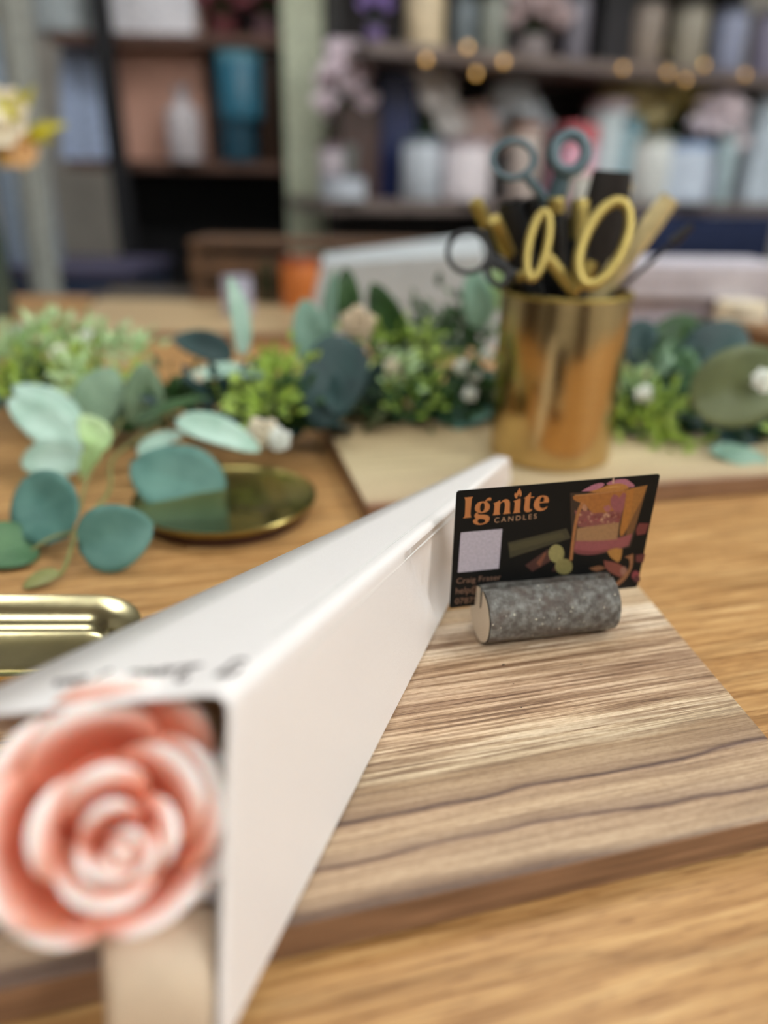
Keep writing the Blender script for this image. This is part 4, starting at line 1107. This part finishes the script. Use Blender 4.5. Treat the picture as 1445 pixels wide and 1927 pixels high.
gbox(L(318, L1, .16), szL(150), .12, szL(238), mat('rose_tan_card', (206, 158, 138), .6, var=.05), 'large pinkish tan box on the brown shelf', m_lid=mat('tan_lid', (176, 140, 122), .6), name='presentation_box', lidh=.2)
bottle(L(343, L1, .02), szL(56), szL(112), mat('white_bottle', (188, 180, 182), .4), mat('grey_cap', (150, 146, 150), .4), 'white bottle in front of the tan box')
jar('candle_jar', L(446, L1, .05), szL(62), szL(64), mat('teal_glass', (22, 66, 84), .3), mat('teal_lid', (24, 60, 76), .4), 'lower teal jar on the brown shelf', 'jar', 'teal jars')
jar('candle_jar', Vector((L(452, 0, .05).x, YL+.05, L1+szL(64)+.001)), szL(74), szL(98), mat('teal_bright', (40, 104, 128), .3), mat('teal_pale_lid', (96, 150, 166), .4), 'brighter teal jar stacked on the lower teal jar', 'jar', 'teal jars')
jar('candle_jar', L(505, L1, .10), szL(50), szL(186), mat('brown_glass', (66, 46, 36), .3), mat('grey_lid', (122, 122, 122), .4), 'tall brown jar with grey lid beside the teal jars', 'jar')
gbox(L(405, L1, .24), szL(60), .08, szL(200), mat('dark_brown_card', (74, 54, 44), .6), 'dark brown box behind the teal jars', name='gift_box')
gbox(L(308, L2, .12), szL(150), .14, szL(100), mat('white_card_box', (226, 224, 232), .5), 'large white box on the upper left shelf', name='gift_box')
arrangement(L(430, L2, .10), szL(90), szL(110), mat('maroon_pot', (96, 40, 44), .5), mat('dusky_rose', (150, 84, 92), .6), 'dusky red flowers in a maroon pot beside the white box', seed=4)
arrangement(L(510, L2, .12), szL(100), szL(110), mat('mauve_pot', (120, 90, 96), .5), mat('mauve_petal', (176, 120, 130), .6), 'mauve flowers on the upper shelf above the tall brown jar', seed=5)
arrangement(L(595, L2, .05), szL(70), szL(110), mat('pink_pot', (170, 80, 104), .5), mat('deep_pink_petal', (206, 96, 128), .6), 'deep pink flowers at the right end of the upper left shelf', seed=6)
jar('candle_jar', L(150, L2, .10), szL(110), szL(80), mat('pale_grey_glass', (168, 176, 178), .3), mat('navy_lid', (50, 54, 70), .4), 'pale grey jar at the left end of the upper shelf', 'jar')
# blue-white cloth bag hanging shape: a tote bag standing on the shelf
tote = empty('tote_bag', tuple(L(160, L1, .14)), 0, 'pale blue fabric bag slumped at the left end of the brown shelf', 'bag')
bw, bh = szL(96), szL(170)
rows_b = []
for i in range(13):
    t = i/12; row = []
    for k in range(28):
        a = 2*PI*k/28; w = bw*(.62-.22*t)+.006*math.sin(3*a+4*t); d = .05*(1-.6*t)
        row.append((w*abs(math.cos(a))**.7*math.copysign(1, math.cos(a))+bw*.12*t, d*math.sin(a), bh*t+.01*math.sin(2*a)*t))
    rows_b.append(row)
mb = MB().grid(rows_b, closed_v=True); mb.build('bag_body', mat('blue_white_cloth', (182, 198, 230), .8), tote, True)
MB().tube([(-bw*.2, 0, bh*.97), (-bw*.12, 0, bh*1.12), (bw*.2, 0, bh*1.14), (bw*.34, 0, bh*.98)], .006, 8).build('handle', mat('blue_white_cloth', (182, 198, 230), .8), tote)
# leaning grey display post at the far left
lp_ = empty('display_post', (Y(85, 560, 1.75).x, 1.75, 0), 0, 'tall pale grey leaning display post at the far left', 'post')
p0 = Y(88, 560, 1.75)-lp_.location; p1 = Y(22, 0, 1.75)-lp_.location; dv = (p1-p0)
foot_ = p0-dv*(p0.z/dv.z); head_ = p0+dv*1.35
MB().tube([foot_, foot_.lerp(head_, .5), head_], .036, 4, False, 1.0, (0, 1, 0)).build('upright', mat('grey_post_paint', (150, 152, 144), .6), lp_, False)
MB().box((foot_.x, foot_.y, .01), (.14, .10, .02)).build('foot_plate', mat('grey_post_paint', (150, 152, 144), .6), lp_, False)
jar('storage_jar', Vector((Y(18, 190, 1.95).x, 1.95, .74)), .13, .5, mat('ice_blue_plastic', (150, 166, 184), .4), mat('ice_lid', (130, 146, 160), .4), 'tall pale blue canister behind the leaning post', 'canister')
ct = empty('display_cabinet', (Y(120, 400, 1.98).x-.02, 2.0, 0), 0, 'low dark navy cabinet standing behind the leaning post', 'cabinet')
MB().box((0, 0, .37), (.42, .34, .70)).build('carcass', mat('navy_paint', (36, 44, 64), .5), ct, False, bevel=.004)
for sx in (-1, 1):
    d_ = MB().box((sx*.104, -.178, .37), (.2, .018, .66)).build('door', mat('navy_door', (52, 66, 92), .5), ct, False, bevel=.003)
    MB().tube([(sx*.02, -.193, .36), (sx*.02, -.20, .38), (sx*.02, -.20, .44), (sx*.02, -.193, .46)], .004, 8).build('handle', STEEL, d_)
MB().box((0, 0, .732), (.44, .36, .016)).build('cabinet_top', mat('violet_grey', (84, 80, 104), .5), ct, False)

# ---- right unit, receding to the right
O2 = Vector((Y(612, 380, 1.9).x, 1.9, 0)); A2 = math.radians(22); ex = Vector((math.cos(A2), math.sin(A2), 0)); ey = Vector((-math.sin(A2), math.cos(A2), 0))
def R(px, py, d=.1):
    """point on the unit's plane, d behind its front, under pixel px,py"""
    r = ray(px, py); Q = O2+ey*d
    t = ((Q-CO).dot(ey))/r.dot(ey); return CO+r*t
R1 = R(800, 378, 0).z; R2 = R(800, 84, 0).z; R3 = R2+.34; R0 = .30
ru = empty('shelf_unit', tuple(O2), A2, 'long crowded shelving unit receding across the back right', 'shelf')
WR = 1.45
for z, s0 in ((R1, 0), (R2, .11), (R3, .11)): MB().box(((WR+s0)/2, .17, z-.014), (WR-s0, .34, .028)).build('shelf_board', SHELFG, ru, False, bevel=.002)
MB().box((WR/2, .17, R0), (WR, .34, .028)).build('shelf_board', DARKB, ru, False)
MB().box(((WR+.11)/2, .35, (R3+.3)/2), (WR-.11, .02, R3+.3)).build('back_panel', mat('back_panel_dark', (34, 29, 28), .7), ru, False)
for s_ in (.13, .72, WR):
    MB().box((s_, .325, R3/2), (.03, .03, R3)).build('post', mat('dark_metal', (44, 40, 40), .5), ru, False)
def drape():
    # navy cloth hanging from the lower shelf's front at the right
    a = R(1140, 400, 0); t = empty('table_cloth', (a.x, a.y, 0), A2, 'navy cloth hanging below the lower right shelf', 'cloth')
    g = []
    for i in range(60):
        x = .62*i/59; g.append([(x, -.012+.010*math.sin(x*70)*(j/8), R1-.03-(R1-.03-.1)*j/8) for j in range(9)])
    MB().grid(g).build('cloth_panel', mat('navy_cloth', (22, 34, 66), .9), t, True, solid=.002)
drape()
LD = random.Random(5)
def rsz(wpx, p): return wpx*(p-CO).dot(fwd)/F
def RP(px, z, d): 
    p = R(px, 250, d); return Vector((p.x, p.y, z))
def item(kind, px, w, h, d, c, label, z=None, c2=None, cat=None, seed=0):
    b = RP(px, (R1 if z is None else z), d); W_ = rsz(w, b); H_ = rsz(h, b)
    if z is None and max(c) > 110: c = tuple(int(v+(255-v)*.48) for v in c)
    m1 = mat('hue_%d_%d_%d' % c, c, .45, var=.08, vs=30); m2 = mat('hue_%d_%d_%d' % (c2 or c), c2 or tuple(int(v*.8) for v in c), .5, var=.08, vs=30)
    if kind == 'box': return gbox(b, W_, min(W_, .12), H_, m1, label, A2, m2)
    if kind == 'jar': return jar('candle_jar', b, W_, H_, m1, m2, label, cat or 'jar')
    if kind == 'bottle': return bottle(b, W_, H_, m1, m2, label)
    if kind == 'fl':
        b = RP(px, (R1 if z is None else z), min(d, .20)); W_ = rsz(w*1.1, b); H_ = rsz(h, b)
        return arrangement(b, W_, H_, m2, m1, label, seed=seed)
# back row (tall), then front row
item('box', 738, 66, 200, .20, (34, 46, 92), 'tall navy box at the left end of the lower right shelf')
item('fl', 795, 130, 245, .22, (226, 214, 206), 'tall cream flower arrangement beside the navy box', c2=(120, 128, 140), seed=1)
item('jar', 795, 72, 105, .05, (136, 150, 166), 'grey blue jar in front of the cream flowers', c2=(120, 130, 140))
item('fl', 895, 90, 170, .20, (206, 160, 142), 'peach flower arrangement on the lower right shelf', c2=(150, 120, 110), seed=2)
item('fl', 965, 110, 225, .24, (196, 212, 232), 'tall pale blue flower arrangement on the lower right shelf', c2=(140, 150, 160), seed=3)
item('jar', 880, 92, 100, .04, (196, 178, 182), 'wide pale pink grey jar on the lower right shelf', c2=(186, 170, 176))
item('jar', 990, 60, 130, .06, (146, 118, 100), 'tan jar between the pale blue flowers and the pink box', c2=(150, 110, 90))
item('box', 1078, 66, 128, .10, (232, 112, 152), 'bright pink box seen through the grey scissors handle', c2=(206, 104, 110))
item('jar', 1140, 84, 165, .16, (186, 216, 228), 'pale blue tall jar right of the pink box', c2=(206, 190, 196))
item('jar', 1186, 42, 140, .10, (70, 134, 152), 'slim teal jar beside the pale blue tall jar', c2=(60, 110, 130))
item('fl', 1172, 120, 240, .27, (196, 168, 70), 'olive yellow flower arrangement behind the teal jar', c2=(110, 100, 60), seed=7)
item('jar', 1110, 60, 50, .03, (186, 180, 160), 'short beige tub in front of the pink box', c2=(180, 170, 150), cat='tub')
item('fl', 1270, 130, 275, .27, (214, 176, 32), 'tall bright yellow flower arrangement at the back of the right shelf', c2=(120, 100, 50), seed=8)
item('fl', 1412, 90, 285, .27, (206, 160, 36), 'tall amber yellow flowers at the far right of the shelf', c2=(110, 110, 110), seed=9)
item('jar', 1232, 76, 110, .06, (196, 200, 190), 'pale grey green jar at the front of the right shelf', c2=(180, 184, 172))
item('fl', 1346, 100, 205, .07, (222, 194, 202), 'pale pink flower arrangement below the yellow flowers', c2=(150, 150, 170), seed=10)
item('jar', 1298, 96, 100, .03, (172, 194, 230), 'wide light blue jar at the front of the right shelf', c2=(160, 184, 220))
item('box', 1430, 84, 215, .12, (160, 184, 208), 'tall pale blue box at the far right of the shelf', c2=(170, 178, 190))
item('jar', 1374, 34, 120, .03, (120, 160, 168), 'slim grey teal jar left of the tall pale blue box', c2=(90, 110, 110))
item('jar', 645, 84, 40, .03, (142, 154, 172), 'low grey blue bowl shaped tub at the left end of the right unit', c2=(130, 140, 160), cat='tub')
item('jar', 612+10, 46, 92, .14, (122, 100, 110), 'small mauve jar at the far left end of the right unit', c2=(110, 90, 100))
item('box', 668, 74, 150, .22, (92, 70, 64), 'brown box behind the small mauve jar', c2=(84, 66, 60))
item('fl', 648, 100, 300, .24, (222, 190, 206), 'ball of pink and white flowers at the left end of the right unit', c2=(120, 124, 120), seed=12)
# upper shelf
item('fl', 703, 56, 120, .1, (150, 126, 190), 'purple flowers at the left end of the upper right shelf', R2, c2=(120, 100, 150), seed=13)
item('jar', 793, 72, 100, .1, (206, 186, 152), 'cream jar on the upper right shelf', R2)
item('jar', 862, 46, 90, .1, (110, 120, 126), 'grey jar on the upper right shelf', R2)
item('jar', 912, 54, 95, .1, (140, 144, 134), 'grey green jar on the upper right shelf', R2)
item('fl', 985, 120, 130, .12, (196, 176, 176), 'pale dusty pink flowers on the upper right shelf', R2, c2=(150, 140, 140), seed=14)
item('jar', 1062, 50, 110, .1, (122, 118, 128), 'mauve grey jar on the upper right shelf', R2)
item('box', 1120, 70, 120, .14, (36, 34, 38), 'near black box in the middle of the upper right shelf', R2)
item('jar', 1190, 62, 105, .1, (144, 130, 118), 'taupe jar right of the black box on the upper shelf', R2)
item('jar', 1266, 66, 105, .1, (156, 148, 132), 'beige jar right of the taupe jar on the upper shelf', R2)
item('jar', 1340, 62, 105, .1, (146, 152, 176), 'lilac grey jar on the upper shelf', R2)
item('jar', 1412, 62, 105, .1, (136, 130, 150), 'dull violet jar at the right end of the upper shelf', R2)
# glowing beads in place of glints on gold ornaments under the upper shelf
fl_ = empty('glow_beads', tuple(RP(880, R2-.03, -.02)), 0, 'string of glowing gold beads standing in for ornament glints under the upper right shelf', 'glow beads')
e, nt, b = new_mat('gold_glow'); b.inputs['Emission Color'].default_value = (1, .5, .03, 1); b.inputs['Emission Strength'].default_value = 2.6
BP = [(802, 112), (880, 88), (896, 138), (948, 116)]
PB = []
for (x, y) in BP:
    p = R(x, y, -.02); PB.append(p-fl_.location)
    MB().ball(tuple(p-fl_.location), .0050, 8, 12, (1, 1, 1.5)).build('glow_bead', e, fl_)
MB().tube(cr([Vector((-.16, -.065, .016))]+PB+[Vector((.16, .065, .014))], 6), .0012, 6).build('wire', mat('copper_wire', (120, 90, 50), .4, .8), fl_)
fl2 = empty('glow_beads', tuple(RP(1280, R2-.03, -.02)), 0, 'added string of glowing gold beads strengthening the yellow above the flowers', 'glow beads')  # glowing beads added to brighten the yellow of the flowers behind
PB = []
for (x, y) in [(1172, 128), (1256, 136), (1290, 150), (1325, 122), (1402, 140)]:
    p = R(x, y, -.02); PB.append(p-fl2.location)
    MB().ball(tuple(p-fl2.location), .0045, 8, 12, (1, 1, 1.5)).build('glow_bead', e, fl2)
MB().tube(cr([Vector((-.2, -.08, .014))]+PB+[Vector((.16, .065, .014))], 6), .0012, 6).build('wire', mat('copper_wire', (120, 90, 50), .4, .8), fl2)
